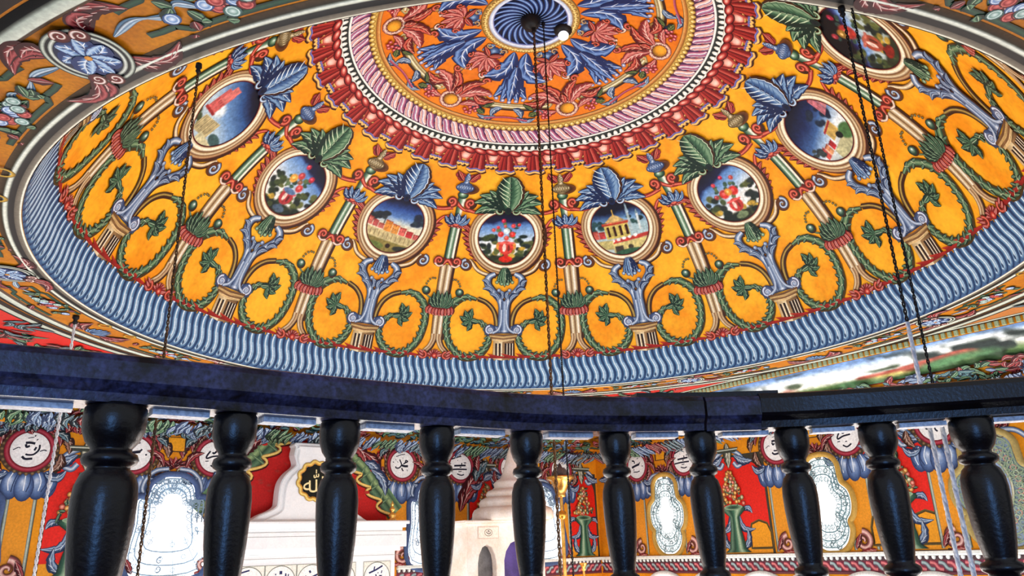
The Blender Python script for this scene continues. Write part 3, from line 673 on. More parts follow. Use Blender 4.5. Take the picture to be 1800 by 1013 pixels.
p.gpoly([(.05, 2.555), (.025, 2.555), (.095, 2.40), (.12, 2.41)], [(110, 10, 14), (170, 40, 36), (206, 84, 70), (90, 8, 12)])
for x0, x1, y in ((-.095, .09, 2.322), (-.15, -.085, 2.378), (.08, .15, 2.378)):
    p.strip(hem(x0+.012, x1+.012, y-.010, 1), .012, [OUTL, OUTL]); p.strip(hem(x0, x1, y+.014, 1), .011, [(40, 40, 100), (120, 120, 190)]); p.strip(hem(x0, x1, y, 1), .010, [(150, 84, 30), (252, 208, 120), (240, 176, 80)])
o = p.build('valance_tab', dmap, dome); ringcopies(o, [2*PI*(i+.3)/36 for i in range(36)])
p = P(.0115)
p.disc(0, 2.537, .068, [(70, 2, 8), (70, 2, 8)], ry=.034, n=16, rot=-.28)
p.disc(0, 2.538, .062, [(250, 206, 190), (226, 130, 112), (176, 40, 38), (104, 8, 14)], ry=.027, n=18, rot=-.28, lx=-.3, ly=.1, bulge=.004)
o = p.build('rope_strand', dmap, dome); ringcopies(o, [2*PI*i/84 for i in range(84)])
# ---- white toothed ring
dring('white_ring', [(2.562, .004, (90, 70, 60)), (2.566, .010, (255, 252, 240)), (2.578, .012, (226, 222, 206)), (2.582, .008, (30, 36, 36)), (2.632, .006, (44, 50, 46)), (2.636, .010, (240, 240, 230)), (2.648, .012, (255, 255, 248)), (2.652, .006, (60, 50, 70))], dome)
p = P(.0095)
for i in range(13):
    x = (i-6)*.0612*1.0; p.disc(x, 2.59, .021, [(255, 255, 250), (250, 248, 236), (200, 200, 190)], ry=.032, n=9)
o = p.build('white_teeth', dmap, dome, kind='stuff'); ringcopies(o, [sector(k) for k in range(12)])
# ---- guilloche braid
dring('braid_ground', rings_between(2.652, 2.795, .004, (96, 44, 86), 4), dome)
def braid(c1, c2):
    p = P(.006)
    q = cr([(-.058, 2.785), (-.035, 2.768), (-.012, 2.735), (.010, 2.695), (.038, 2.668), (.065, 2.660)], 5); n = len(q); ww = np.interp(np.linspace(0, 1, n), [0, .15, .8, 1], [.008, .026, .026, .010])
    p.disc(.035, 2.70, .022, [(226, 60, 60), (176, 16, 40), (90, 6, 30)], n=10); p.disc(-.035, 2.75, .020, [(206, 70, 100), (150, 20, 60), (80, 6, 40)], n=9)
    p.strip(q, ww*1.2, [(250, 236, 240), (60, 40, 90)]); p.strip(q, ww, [c1, c2, (250, 240, 240), c2, c1], bulge=.004)
    p.strip(q[2:-2]-[.004, .006], .003, [(120, 100, 150)]*2)
    return p
ra = braid((190, 120, 110), (240, 190, 176)).build('braid_strand', dmap, dome); rb = braid((130, 40, 84), (190, 110, 140)).build('braid_strand', dmap, dome)
ringcopies(ra, [2*PI*i/48 for i in range(48)]); ringcopies(rb, [2*PI*(i+.5)/48 for i in range(48)])
# ---- gold beading
dring('gold_moulding', [(2.79, .004, (70, 50, 20)), (2.80, .008, (190, 150, 60)), (2.835, .008, (226, 186, 90)), (2.85, .006, (140, 84, 20)), (2.862, .008, (200, 130, 60)), (2.874, .010, (226, 170, 96)), (2.884, .004, (96, 40, 14))], dome)
p = P(.009)
p.disc(0, 2.812, .024, [(255, 240, 180), (226, 186, 90), (110, 74, 24)], ry=.026, n=10, lx=-.3, ly=.2, bulge=.006); p.disc(.026, 2.798, .010, [(120, 60, 30), (60, 26, 14)], n=7)
o = p.build('gold_bead', dmap, dome); ringcopies(o, [2*PI*i/144 for i in range(144)])
# ---- inner field ornaments, six-fold
def mapin(a0):
    return lambda v: dmap(v)
def big_blue():
    p = P(.005)
    BL = ((20, 34, 84), (56, 88, 150), (120, 154, 206), (214, 226, 244))
    for sg in (-1, 1): p.leaf((sg*.05, 3.66), (sg*.30, 3.32), .085, BL, bend=-sg*.22, lobes=3); p.spiral(sg*.30, 3.33, .03, 0, sg*.9, .012, [(190, 120, 90), (250, 226, 206), (120, 50, 40)], n=14)
    for dx, y in ((-.15, 3.14), (.15, 3.14), (-.08, 3.10), (.08, 3.10), (0, 3.09)): p.leaf((dx*.1, 3.50), (dx, y), .06, BL, bend=-dx*.8, lobes=3)
    for i in range(7):
        x = -.18+i*.06; p.disc(x, 3.105+.045*abs(i-3)/3, .02, [(250, 240, 230), (170, 176, 210), (70, 84, 130)], n=8)
    return p
def shell():
    p = P(.005)
    p.leaf((-.03, 3.66), (-.09, 3.55), .04, BLUE, lobes=1); p.leaf((.03, 3.66), (.09, 3.55), .04, BLUE, lobes=1); p.disc(0, 3.60, .05, [(150, 180, 210), (60, 90, 140), (20, 40, 80)], n=12)
    for sg in (-1, 1): p.spiral(sg*.07, 3.63, .03, 0, sg*1., .010, WOODR, n=14)
    for a in (-65, -40, -15, 15, 40, 65): t = math.radians(a); p.leaf((0, 3.52), (.16*math.sin(t), 3.51-.17*math.cos(t)), .042, PINK, bend=.1*a/65, lobes=2, depth=.15)
    for sg in (-1, 1):
        p.leaf((0, 3.54), (sg*.1, 3.60), .03, RED, lobes=1, vein=False); p.spiral(sg*.15, 3.46, .03, PI/2, sg*1.1, .011, REDS, n=16); p.spiral(sg*.09, 3.36, .026, -PI/2, -sg*1.1, .010, REDS, n=16)
    return p
def arc_bar():
    p = P(.005)
    t = np.linspace(-1, 1, 26); q = np.stack([t*.36, 3.055-.0*t], -1)
    p.strip(q+[0, -.012], .036, [OUTL, OUTL]); p.strip(q, .03, [(70, 50, 24), (170, 150, 90), (250, 240, 200), (130, 104, 56), (206, 190, 140), (60, 40, 20)], bulge=.005)
    for sg in (-1, 1):
        p.strip([(sg*.36, 3.02), (sg*.39, 3.055), (sg*.36, 3.09)], .012, [(110, 84, 40), (220, 200, 140)])
        p.strip(cr([(sg*.20, 3.09), (sg*.30, 3.20), (sg*.27, 3.32)], 5), .018, [(110, 70, 30), (206, 160, 90), (110, 60, 24)])
    # grey-blue ribbon ends hanging below the bar
    for sg in (-1, 1):
        p.leaf((sg*.05, 3.03), (sg*.14, 2.925), .035, STEEL, bend=sg*.2, lobes=2); p.leaf((sg*.10, 2.94), (sg*.27, 2.925), .03, STEEL, bend=-sg*.2, lobes=3); p.leaf((sg*.30, 3.01), (sg*.22, 2.98), .025, STEEL, lobes=1); p.disc(sg*.30, 2.985, .028, [(200, 216, 220), (110, 136, 150), (50, 60, 80)], n=10)
    p.strip(cr([(-.2, 2.90), (0, 2.935), (.2, 2.90)], 6), .009, [(120, 30, 60), (200, 100, 120)])
    return p
def basket():
    p = P(.005)
    p.disc(.02, 2.985, .09, [(246, 180, 50), (226, 150, 30), (60, 34, 14)], ry=.075, n=20)
    p.ring(0, 2.99, .085, .020, [(90, 30, 20), (206, 130, 110), (250, 224, 200), (150, 70, 60), (60, 20, 14)], 30, ry=.075, bulge=.004)
    for i in range(12):
        a = 2*PI*i/12; p.strip([(.07*math.cos(a), 2.99+.06*math.sin(a)), (.10*math.cos(a+.25), 2.99+.09*math.sin(a+.25))], .004, [(250, 226, 206), (120, 40, 40)])
    for sg in (-1, 1):
        p.leaf((sg*.05, 3.05), (sg*.30, 3.16), .06, PINK, bend=sg*.18, lobes=4); p.leaf((sg*.04, 3.06), (sg*.17, 3.27), .05, RED, bend=sg*.2, lobes=3); p.leaf((sg*.16, 3.12), (sg*.36, 3.10), .045, RED, bend=-sg*.2, lobes=3)
        p.spiral(sg*.15, 3.29, .034, 0, sg*1.1, .014, REDS, n=16); p.leaf((sg*.10, 2.98), (sg*.26, 3.02), .035, PINK, lobes=3, bend=.15)
        for dx, dy in ((.20, 2.985), (.225, 2.955), (.245, 2.985), (.27, 2.96), (.17, 2.95), (.20, 2.925), (.235, 2.925), (.26, 3.0)): p.disc(sg*dx, dy, .019, [(250, 190, 176), (200, 70, 76), (110, 16, 30)], n=8)
        p.leaf((sg*.27, 2.99), (sg*.36, 2.95), .03, (GREEN[0], (60, 80, 30), (110, 120, 60), (150, 150, 90)), lobes=2)
        p.leaf((sg*.30, 3.02), (sg*.37, 3.08), .025, (GREEN[0], (60, 80, 30), (110, 120, 60), (150, 150, 90)), lobes=1)
    p.leaf((0, 3.06), (0, 3.16), .04, RED, lobes=2)
    return p
def six(a): return [math.radians(a+60*i) for i in range(6)]
ringcopies(big_blue().build('blue_acanthus', dmap, dome), six(-10)); ringcopies(shell().build('pink_shell', dmap, dome), six(-40))
ringcopies(arc_bar().build('gilt_bar', dmap, dome), six(-10)); ringcopies(basket().build('garland_basket', dmap, dome), six(-40))
# ---- central rosette
dring('rosette_ring', [(3.665, .004, (80, 50, 20)), (3.68, .012, (206, 160, 70)), (3.70, .018, (250, 222, 140)), (3.72, .014, (150, 104, 40)), (3.735, .012, (190, 206, 226)), (3.75, .016, (236, 240, 250)), (3.765, .010, (90, 100, 170)), (3.77, .004, (20, 24, 60))], dome, n=120)
p = P(.017); p.disc(0, 3.695, .018, [(255, 240, 180), (206, 160, 70), (100, 60, 24)], n=8, bulge=.005)
o = p.build('ring_bead', dmap, dome); ringcopies(o, [2*PI*i/48 for i in range(48)])
def polar_strip(name, a_of_r, wdt, cols, parent, h, n=14, r0=.03, r1=.29):
    V = []; F = []; C = []; m = len(cols)
    for i in range(n):
        r = r0+(r1-r0)*i/(n-1); phi = r/RS
        for j, c in enumerate(cols):
            a = a_of_r(i/(n-1))+(j/(m-1)-.5)*wdt(i/(n-1)); rr = RS-h-.004*math.sin(PI*j/(m-1))
            V.append((rr*math.sin(phi)*math.sin(a), rr*math.sin(phi)*math.cos(a), ZC+rr*math.cos(phi))); C.append(lin(c))
    for i in range(n-1):
        for j in range(m-1): F.append((i*m+j, i*m+j+1, (i+1)*m+j+1, (i+1)*m+j))
    return mesh_obj(name, V, F, PAINT, parent, True, C)
dring('rosette_ground', rings_between(3.765, 4.053, .003, (6, 10, 36), 6), dome, n=64)
o = polar_strip('rosette_petal', lambda t: .75*t, lambda t: .10+.17*math.sin(PI*min(1, t*1.02)), [(8, 14, 48), (36, 66, 136), (150, 180, 222), (60, 96, 166), (14, 26, 70), (8, 14, 44)], dome, .006, r0=.075)
ringcopies(o, [2*PI*i/24 for i in range(24)])
# lamp hook plate at the apex
V = []; F = []; nseg = 20
for i in range(nseg):
    a = 2*PI*i/nseg
    for r, z in ((.001, 2.19), (.05, 2.20), (.075, 2.24), (.08, 2.285)): V.append((r*math.sin(a), r*math.cos(a), z))
for i in range(nseg):
    for j in range(3): F.append((i*4+j, i*4+j+1, ((i+1) % nseg)*4+j+1, ((i+1) % nseg)*4+j))
mesh_obj('hook_plate', V, F, IRONB, dome)
# small spherical lamp in the rosette
t = math.radians(68); r = 3.77; phi = PHI0-r/RS
b0 = (RS*math.sin(phi)*math.sin(t), RS*math.sin(phi)*math.cos(t), ZC+RS*math.cos(phi))
def lathe(prof, n=20, center=(0, 0, 0)):
    V = []; F = []; k = len(prof)
    for i in range(n):
        a = 2*PI*i/n
        for r, z in prof: V.append((center[0]+r*math.cos(a), center[1]+r*math.sin(a), center[2]+z))
    for i in range(n):
        j = (i+1) % n
        for q in range(k-1): F.append((i*k+q, i*k+q+1, j*k+q+1, j*k+q))
    return V, F
lampe = empty('dome_spotlight', b0, label='small white glass lamp in the blue rosette at the dome top', category='lamp')
V, F = lathe([(0, .02), (.075, .02), (.07, -.03), (.03, -.045), (.0, -.045)]); mesh_obj('socket', V, F, IRONB, lampe)
V, F = lathe([(0.001, -.035), (.03, -.04), (.042, -.06), (.036, -.085), (.018, -.10), (0.001, -.104)]); mesh_obj('glass_globe', V, F, emis('lit_globe_glass', (235, 240, 255), 1.0), lampe)

# ------------------------------------------------------------------ rim moulding and flat ceiling round the dome
def ring_prof(name, prof, m=None, parent=None, n=240, **pr):
    V = []; F = []; C = []; k = len(prof)
    for i in range(n):
        a = 2*PI*i/n
        for r, z, c in prof: V.append((r*math.sin(a), r*math.cos(a), z)); C.append(lin(c))
    for i in range(n):
        j = (i+1) % n
        for q in range(k-1): F.append((i*k+q, i*k+q+1, j*k+q+1, j*k+q))
    return mesh_obj(name, V, F, m or PAINT, parent, True, C, **pr)
GB = (92, 84, 72); BK = (5, 7, 9); LG = (206, 212, 196); MG = (130, 132, 116)
rim = ring_prof('trim_1', [(2.999, 0.0120, LG), (2.999, -0.0024, (236, 232, 210)), (3.004, -0.0040, (226, 226, 206)), (3.008, -0.0044, (120, 112, 96)), (3.026, -0.0056, GB), (3.029, -0.0056, BK), (3.050, -0.0048, (8, 10, 14)), (3.053, -0.0056, (70, 76, 70)), (3.060, -0.0080, (214, 218, 200)), (3.068, -0.0088, (236, 240, 224)), (3.074, -0.0072, MG), (3.077, -0.0056, (60, 52, 40)), (3.10, -0.0024, (104, 82, 60)), (3.106, 0.0060, BK)], kind='structure')
ring_prof('trim_2', [(3.345, 0.0040, (70, 50, 34)), (3.352, -0.0048, (84, 62, 44)), (3.362, -0.0072, (60, 44, 30)), (3.366, -0.0088, LG), (3.40, -0.0104, (190, 200, 184)), (3.408, -0.0088, (120, 124, 112)), (3.414, -0.0064, BK), (3.44, -0.0032, (26, 22, 18)), (3.445, 0.0040, BK)], kind='structure')
# the square flat ceiling with a round hole
HS = 3.46
V = []; F = []; n = 240; k = 8
def sq(a):
    d = Vector((math.sin(a), math.cos(a), 0)); m_ = max(abs(d.dot(nL)), abs(d.dot(nR))); return d*(HS/m_)
for i in range(n):
    a = AL+2*PI*i/n; e = sq(a); r0 = Vector((math.sin(a), math.cos(a), 0))*3.0
    for j in range(k): V.append(r0.lerp(e, j/(k-1)))
for i in range(n):
    for j in range(k-1): F.append((i*k+j, i*k+j+1, ((i+1) % n)*k+j+1, ((i+1) % n)*k+j))
ceil = mesh_obj('ceiling', V, F, MUST, kind='structure')
def amap(v):          # annulus: x along the ring, y outward from r=3.0, h downwards
    a = v[:, 0]/3.22; r = 3.0+v[:, 1]; return np.stack([r*np.sin(a), r*np.cos(a), -v[:, 2]], -1)
def ann_copies(p, name, degs):
    o = p.build(name, amap, ceil); return ringcopies(o, [math.radians(d) for d in degs])
# oval rosettes with crimson acanthus
DR = ((56, 6, 14), (120, 20, 30), (176, 84, 84), (236, 200, 190))
def oval_rosette():
    p = P(.004); cx, cy = 0, .195
    for sx in (-1, 1):
        for L in ((.30, .30, .034, .3), (.26, .335, .036, .4), (.19, .33, .036, .4)): p.leaf((sx*.10, cy+.06), (sx*L[0], L[1]-.02), L[2], DR, bend=sx*L[3], lobes=3, depth=.2)
        for L in ((.27, .06, .034, -.3), (.22, .045, .034, -.35), (.32, .09, .03, -.3)): p.leaf((sx*.09, cy-.06), (sx*L[0], L[1]+.01), L[2], DR, bend=sx*L[3], lobes=3, depth=.2)
    p.disc(cx, cy, .142, [(10, 14, 20)]*2+[(20, 24, 26)], n=36)
    p.ring(cx, cy, .132, .007, [(60, 70, 60), (206, 214, 196), (70, 74, 66)], 48, bulge=.003); p.ring(cx, cy, .110, .007, [(90, 100, 90), (226, 230, 216), (80, 84, 76)], 48, bulge=.003)
    p.disc(cx, cy, .103, [(14, 24, 60), (16, 30, 74), (20, 30, 60)], n=30)
    for i in range(7):
        a = 2*PI*i/7+.3; p.leaf((cx, cy), (cx+.099*math.cos(a), cy+.099*math.sin(a)), .040, ((30, 50, 100), (96, 134, 186), (190, 214, 232), (240, 246, 250)), bend=.12, lobes=3, depth=.12, shape=.5)
    p.disc(cx, cy, .013, [(226, 160, 60), (190, 120, 30)], n=10)
    for sx, sy in ((-1, 1), (-.35, 1), (1, -1), (.35, -1)):
        c0 = (cx+sx*.085, cy+sy*(.115 if abs(sx) < .5 else .085)); p.disc(c0[0], c0[1], .032, [DR[1], DR[0]], n=14); p.spiral(c0[0], c0[1], .026, 0, 1.3*(1 if sy > 0 else -1), .006, [(150, 60, 60), (250, 236, 226), (120, 40, 40)], n=26)
    return p
AZ_R = -148.9
rdeg = [AZ_R+45*i for i in range(8)]
ann_copies(oval_rosette(), 'oval_rosette', rdeg)
def flowers():
    p = P(.004); r = np.random.default_rng(3)
    for i in range(34):
        x, y = r.normal(0, .10), .20+r.normal(0, .04); p.leaf((x, y), (x+r.normal(0, .05), y+r.normal(0, .04)), .022, GREEN if i % 3 else DR, lobes=2, vein=False, n=9)
    for i in range(12):
        x, y = r.normal(0, .085), .20+r.normal(0, .035); c = [((236, 244, 250), (110, 150, 200), (30, 56, 110)), ((226, 120, 110), (150, 30, 40), (70, 8, 20)), ((220, 236, 230), (110, 150, 140), (30, 60, 60))][i % 3]
        p.disc(x, y, .032, list(c), n=12, ry=.026); p.ring(x, y, .018, .004, [c[0], c[1]], 12)
    return p
ann_copies(flowers(), 'flower_cluster', [d+10.4 for d in rdeg]+[d-10.6 for d in rdeg])
def ribbon(sg):
    p = P(.0035)
    q = cr([(sg*.15, .21), (sg*.27, .235), (sg*.38, .20), (sg*.44, .235), (sg*.50, .19)], 8); n = len(q)
    p.strip(q, .004+.014*np.abs(np.sin(np.linspace(0, 3*PI, n))), [(20, 34, 50), (90, 130, 160), (40, 60, 84), (214, 228, 234), (90, 120, 150), (180, 204, 216), (24, 36, 60)])
    # green strap-work line
    for yy_ in (.155, .29):
        q = [(sg*.25, yy_+(.03 if yy_ > .2 else -.03)*-1*.2), (sg*.30, yy_), (sg*.36, yy_-.0), (sg*.40, yy_+(.03 if yy_ > .2 else -.03)), (sg*.84, yy_+(.03 if yy_ > .2 else -.03))]
        q = np.concatenate([np.linspace(q[i], q[i+1], 6) for i in range(4)])
        p.strip(q, .013, [(6, 20, 16), (40, 80, 60), (14, 40, 30)])
    return p
for sg in (-1, 1): ann_copies(ribbon(sg), 'ribbon_strapwork', rdeg)
def fan():
    p = P(.004)
    for a in range(-70, 71, 20): t = math.radians(a); p.leaf((0, .31), (.11*math.sin(t), .31-.15*math.cos(t)), .03, BLUE, lobes=1, n=10)
    for sg in (-1, 1): p.leaf((sg*.08, .3), (sg*.22, .14), .05, DR, bend=sg*.2, lobes=3); p.leaf((sg*.1, .3), (sg*.26, .22), .04, DR, bend=sg*.2, lobes=3); p.ring(sg*.15, .10, .04, .008, [(110, 80, 20), (226, 180, 60)], 16)
    return p
ann_copies(fan(), 'blue_fan', [d+22.5 for d in rdeg])
# spandrels in the four corners of the ceiling
def pmap(v): return np.stack([v[:, 0], v[:, 1], -v[:, 2]], -1)
def spandrel(q, body, loopc, pal, name):
    a0 = AL+math.radians(90*q); n1 = Vector((math.sin(a0), math.cos(a0), 0)); n2 = Vector((math.cos(a0), -math.sin(a0), 0))
    def outline(rr, dd):
        # arc radius rr between the two straight sides at distance dd
        th = math.acos(dd/rr) if rr > dd else 0.0
        A = [n1*math.cos(t)*rr+n2*math.sin(t)*rr for t in np.linspace(th, PI/2-th, 40)]
        return [(v.x, v.y) for v in A]+[((n1+n2)*dd)[:2]]
    p = P(.002); o = outline(3.452, 3.449)
    p.poly(o, (34, 22, 16))
    i1 = outline(3.50, 3.41); p.poly(i1, loopc); i2 = outline(3.545, 3.375); p.poly(i2, (14, 14, 12)); i3 = outline(3.562, 3.36); p.poly(i3, body)
    r = np.random.default_rng(11+q)
    arc = np.array(i3)
    c0 = (n1+n2)*3.3; cx, cy = c0.x, c0.y
    for i in range(420):
        u = r.random(); v = r.random(); rad = 3.60+v*1.1; t = .18+u*(PI/2-.36); P0 = n1*math.cos(t)*rad+n2*math.sin(t)*rad
        if max(P0.dot(n1), P0.dot(n2)) > 3.26: continue
        d = r.uniform(0, 2*PI); L = r.uniform(.10, .22); p.leaf((P0.x, P0.y), (P0.x+L*math.cos(d), P0.y+L*math.sin(d)), .034, pal[i % len(pal)], bend=r.uniform(-.3, .3), lobes=2, n=10, vein=False)
    p.build(name, pmap, ceil)
GL = ((16, 24, 30), (60, 84, 96), (120, 150, 160), (206, 214, 210))
spandrel(3, (206, 34, 24), (190, 196, 180), [GL, GL, GREEN, DR], 'corner_panel')      # left corner
spandrel(0, (196, 44, 34), (190, 196, 180), [GL, DR, GREEN], 'corner_panel')           # far corner
spandrel(1, (190, 120, 60), (190, 196, 180), [GL, DR, GREEN], 'corner_panel')
spandrel(2, (196, 176, 172), (200, 204, 190), [DR, PINK, GL], 'corner_panel')         # near corner

# ------------------------------------------------------------------ coves and walls
ZF = -5.6
def frame_map(n_, t_, D):
    n_ = np.array(n_); t_ = np.array(t_)
    return lambda v: v[:, :1]*t_[None]+n_[None]*(D-v[:, 2:3])+np.array([0, 0, 1.])[None]*v[:, 1:2]
WL = frame_map(nL, nR, DW); WR_ = frame_map(nR, nL, DW)
COVE = [(HS, 0.0), (HS, -.045), (3.52, -.075), (3.62, -.15), (3.72, -.235), (3.86, -.32), (4.0, -.375), (DW, -.42)]
cl = [0.0]
for i in range(1, len(COVE)): cl.append(cl[-1]+math.dist(COVE[i], COVE[i-1]))
def cove_map(n_, t_):
    n_ = np.array(n_); t_ = np.array(t_)
    def f(v):
        s_ = v[:, 1]; D = np.interp(s_, cl, [c[0] for c in COVE]); Z = np.interp(s_, cl, [c[1] for c in COVE])
        D2 = np.interp(s_+.01, cl, [c[0] for c in COVE]); Z2 = np.interp(s_+.01, cl, [c[1] for c in COVE]); tx, tz = D2-D, Z2-Z
        L = np.hypot(tx, tz)+1e-9; nx_, nz = tz/L, -tx/L
        D = D+nx_*v[:, 2]; Z = Z+nz*v[:, 2]
        return v[:, :1]*t_[None]+n_[None]*D[:, None]+np.array([0, 0, 1.])[None]*Z[:, None]
    return f
def wall(name, n_, t_):
    V = []; F = []
    zs = [-.42, ZF]; E = DW
    V = [tuple(Vector(n_)*DW+Vector(t_)*s_*E+Vector((0, 0, z))) for z in zs for s_ in (-1, 1)]
    V += [tuple(Vector(n_)*(DW+.25)+Vector(t_)*s_*(E+.25)+Vector((0, 0, z))) for z in (.1, ZF) for s_ in (-1, 1)]
    F = [(0, 1, 3, 2), (4, 5, 7, 6), (0, 1, 5, 4), (1, 3, 7, 5), (3, 2, 6, 7), (2, 0, 4, 6)]
    return mesh_obj(name, V, F, WALLP, None, False, kind='structure')
wl = wall('wall_left', nL, nR); wr = wall('wall_right', nR, nL)
def cove(parent, n_, t_):
    # mitred at the corners
    V = []; F = []; k = len(COVE)
    for s_ in (-1, 1):
        for D, z in COVE: V.append(tuple(Vector(n_)*D+Vector(t_)*s_*D+Vector((0, 0, z))))
    for j in range(k-1): F.append((j, j+1, k+j+1, k+j))
    return mesh_obj('cove', V, F, WALLP, parent, False)
cove(wl, nL, nR); cove(wr, nR, nL)
def cove_paint(parent, mp, seed, side):
    r = np.random.default_rng(seed)
    p = P(.003); n = 520; m = 26
    xs = np.linspace(-3.55, 3.55, n); s0, s1 = .052, .40; ss = np.linspace(s0, s1, m)
    X, Yv = np.meshgrid(xs, ss, indexing='ij'); v = (Yv-s0)/(s1-s0)
    def nz(fx, fy, sd):
        rr = np.random.default_rng(sd).random((int(8*fx)+4, int(2*fy)+4)); u = (X+3.6)*fx; w_ = v*fy
        i = u.astype(int); j = w_.astype(int); fu = u-i; fv = w_-j; fu = fu*fu*(3-2*fu); fv = fv*fv*(3-2*fv)
        return (rr[i, j]*(1-fu)+rr[i+1, j]*fu)*(1-fv)+(rr[i, j+1]*(1-fu)+rr[i+1, j+1]*fu)*fv
    a = np.zeros((n, m, 3)); v2 = v+(nz(1.2, 2, seed)-.5)*.3
    st = [(-.2, (90, 130, 190)), (.08, (120, 154, 200)), (.25, (232, 240, 240)), (.55, (250, 252, 244)), (.66, (206, 214, 180)), (.72, (120, 150, 90)), (.85, (70, 100, 60)), (1.2, (50, 60, 44))]
    for c in range(3): a[..., c] = np.interp(v2, [q[0] for q in st], [q[1][c] for q in st])
    tree = np.clip((nz(2.2, 2, seed+1)-.56)*9, 0, 1)*np.clip(1.5-abs(v-.42)*3, 0, 1)*np.clip((nz(9, 5, seed+2)-.25)*4, 0, 1)
    a = a*(1-tree[..., None])+np.array([34, 46, 44])*tree[..., None]
    def mixin(m_, col):
        nonlocal a
        m_ = np.clip(m_, 0, 1)[..., None]; a = a*(1-m_)+np.array(col)*m_
    bandm = lambda lo, hi: np.clip((v2-lo)*9, 0, 1)*np.clip((hi-v2)*9, 0, 1)
    mixin((nz(3.5, 3, seed+3)-.58)*8*bandm(.5, .8), [176, 86, 70]); mixin((nz(3.1, 3, seed+13)-.6)*8*bandm(.6, .9), [222, 206, 120])
    mixin((nz(1.5, 2, seed+5)-.62)*8*bandm(.65, .95), [60, 100, 170]); mixin((nz(2.5, 3, seed+15)-.6)*4*bandm(.62, 1.2), [84, 130, 84]); mixin((nz(6, 4, seed+17)-.62)*6*bandm(.35, .7), [70, 84, 60])
    a *= (1+.16*(nz(30, 16, seed+7)-.5)*2)[..., None]
    p.grid(X, Yv, np.full_like(X, .004), lin_a(a)); p.h = .005
    p.build('landscape_frieze', mp, parent)
    p = P(.004); q = np.linspace([-3.7, .47], [3.7, .47], 120)
    p.strip(q, .075, [(206, 130, 30), (222, 150, 34), (196, 120, 30)]); p.strip(q-[0, .075], .008, [(60, 30, 20), (150, 60, 40), (60, 30, 20)])
    for i in range(620):
        x = -3.7+7.4*i/620; pal = [GREEN, STEEL, DR, GREEN, ((16, 40, 50), (50, 92, 104), (110, 150, 150), (190, 214, 206))][(i//16) % 5 if i % 4 else i % 5]
        y = .45+r.uniform(-.085, .085); d = r.uniform(0, 2*PI); L = r.uniform(.08, .16)
        p.leaf((x, y), (x+L*math.cos(d), y+L*.5*math.sin(d)), .026, pal, bend=r.uniform(-.3, .3), lobes=2, n=9, vein=False)
    p.build('foliage_frieze', mp, parent)
    p = P(.016); x = -3.75; i = 0
    while x < 3.75:
        pal = [STEEL, GL, DR, STEEL, GREEN][(i//9) % 5]; y0 = .50+r.uniform(-.03, .03)
        p.leaf((x, y0), (x+r.uniform(-.06, .06), y0+r.uniform(.14, .24)), .034, pal, bend=r.uniform(-.25, .25), lobes=2, n=11); x += .026; i += 1
    p.build('hanging_acanthus_fringe', mp, parent, kind='stuff')
    # dentils: little blocks under the ceiling edge
    V = []; F = []; B = [(0, 1, 3, 2), (4, 6, 7, 5), (0, 4, 5, 1), (2, 3, 7, 6), (0, 2, 6, 4), (1, 5, 7, 3)]
    o = None; n_, t_ = (nL, nR) if side == 'L' else (nR, nL)
    for dx in (-.014, .014):
        for d in (-.022, .004):
            for z in (-.046, -.004): V.append(tuple(Vector(t_)*dx+Vector(n_)*d+Vector((0, 0, z))))
    lo, hi = (-40, 72) if side == 'R' else (-30, 60)
    for i in range(lo, hi):
        loc = Vector(n_)*HS+Vector(t_)*(-.0+i*.052)
        if (-.0+i*.052) > 3.43: break
        if o is None:
            o = mesh_obj('dentil', V, F or B, PAINT, parent, False, [lin((176, 190, 150))]*8); o.location = loc
        else:
            c = o.copy(); COL.objects.link(c); c.parent = parent; c.location = loc
cove_paint(wl, cove_map(nL, nR), 21, 'L'); cove_paint(wr, cove_map(nR, nL), 31, 'R')

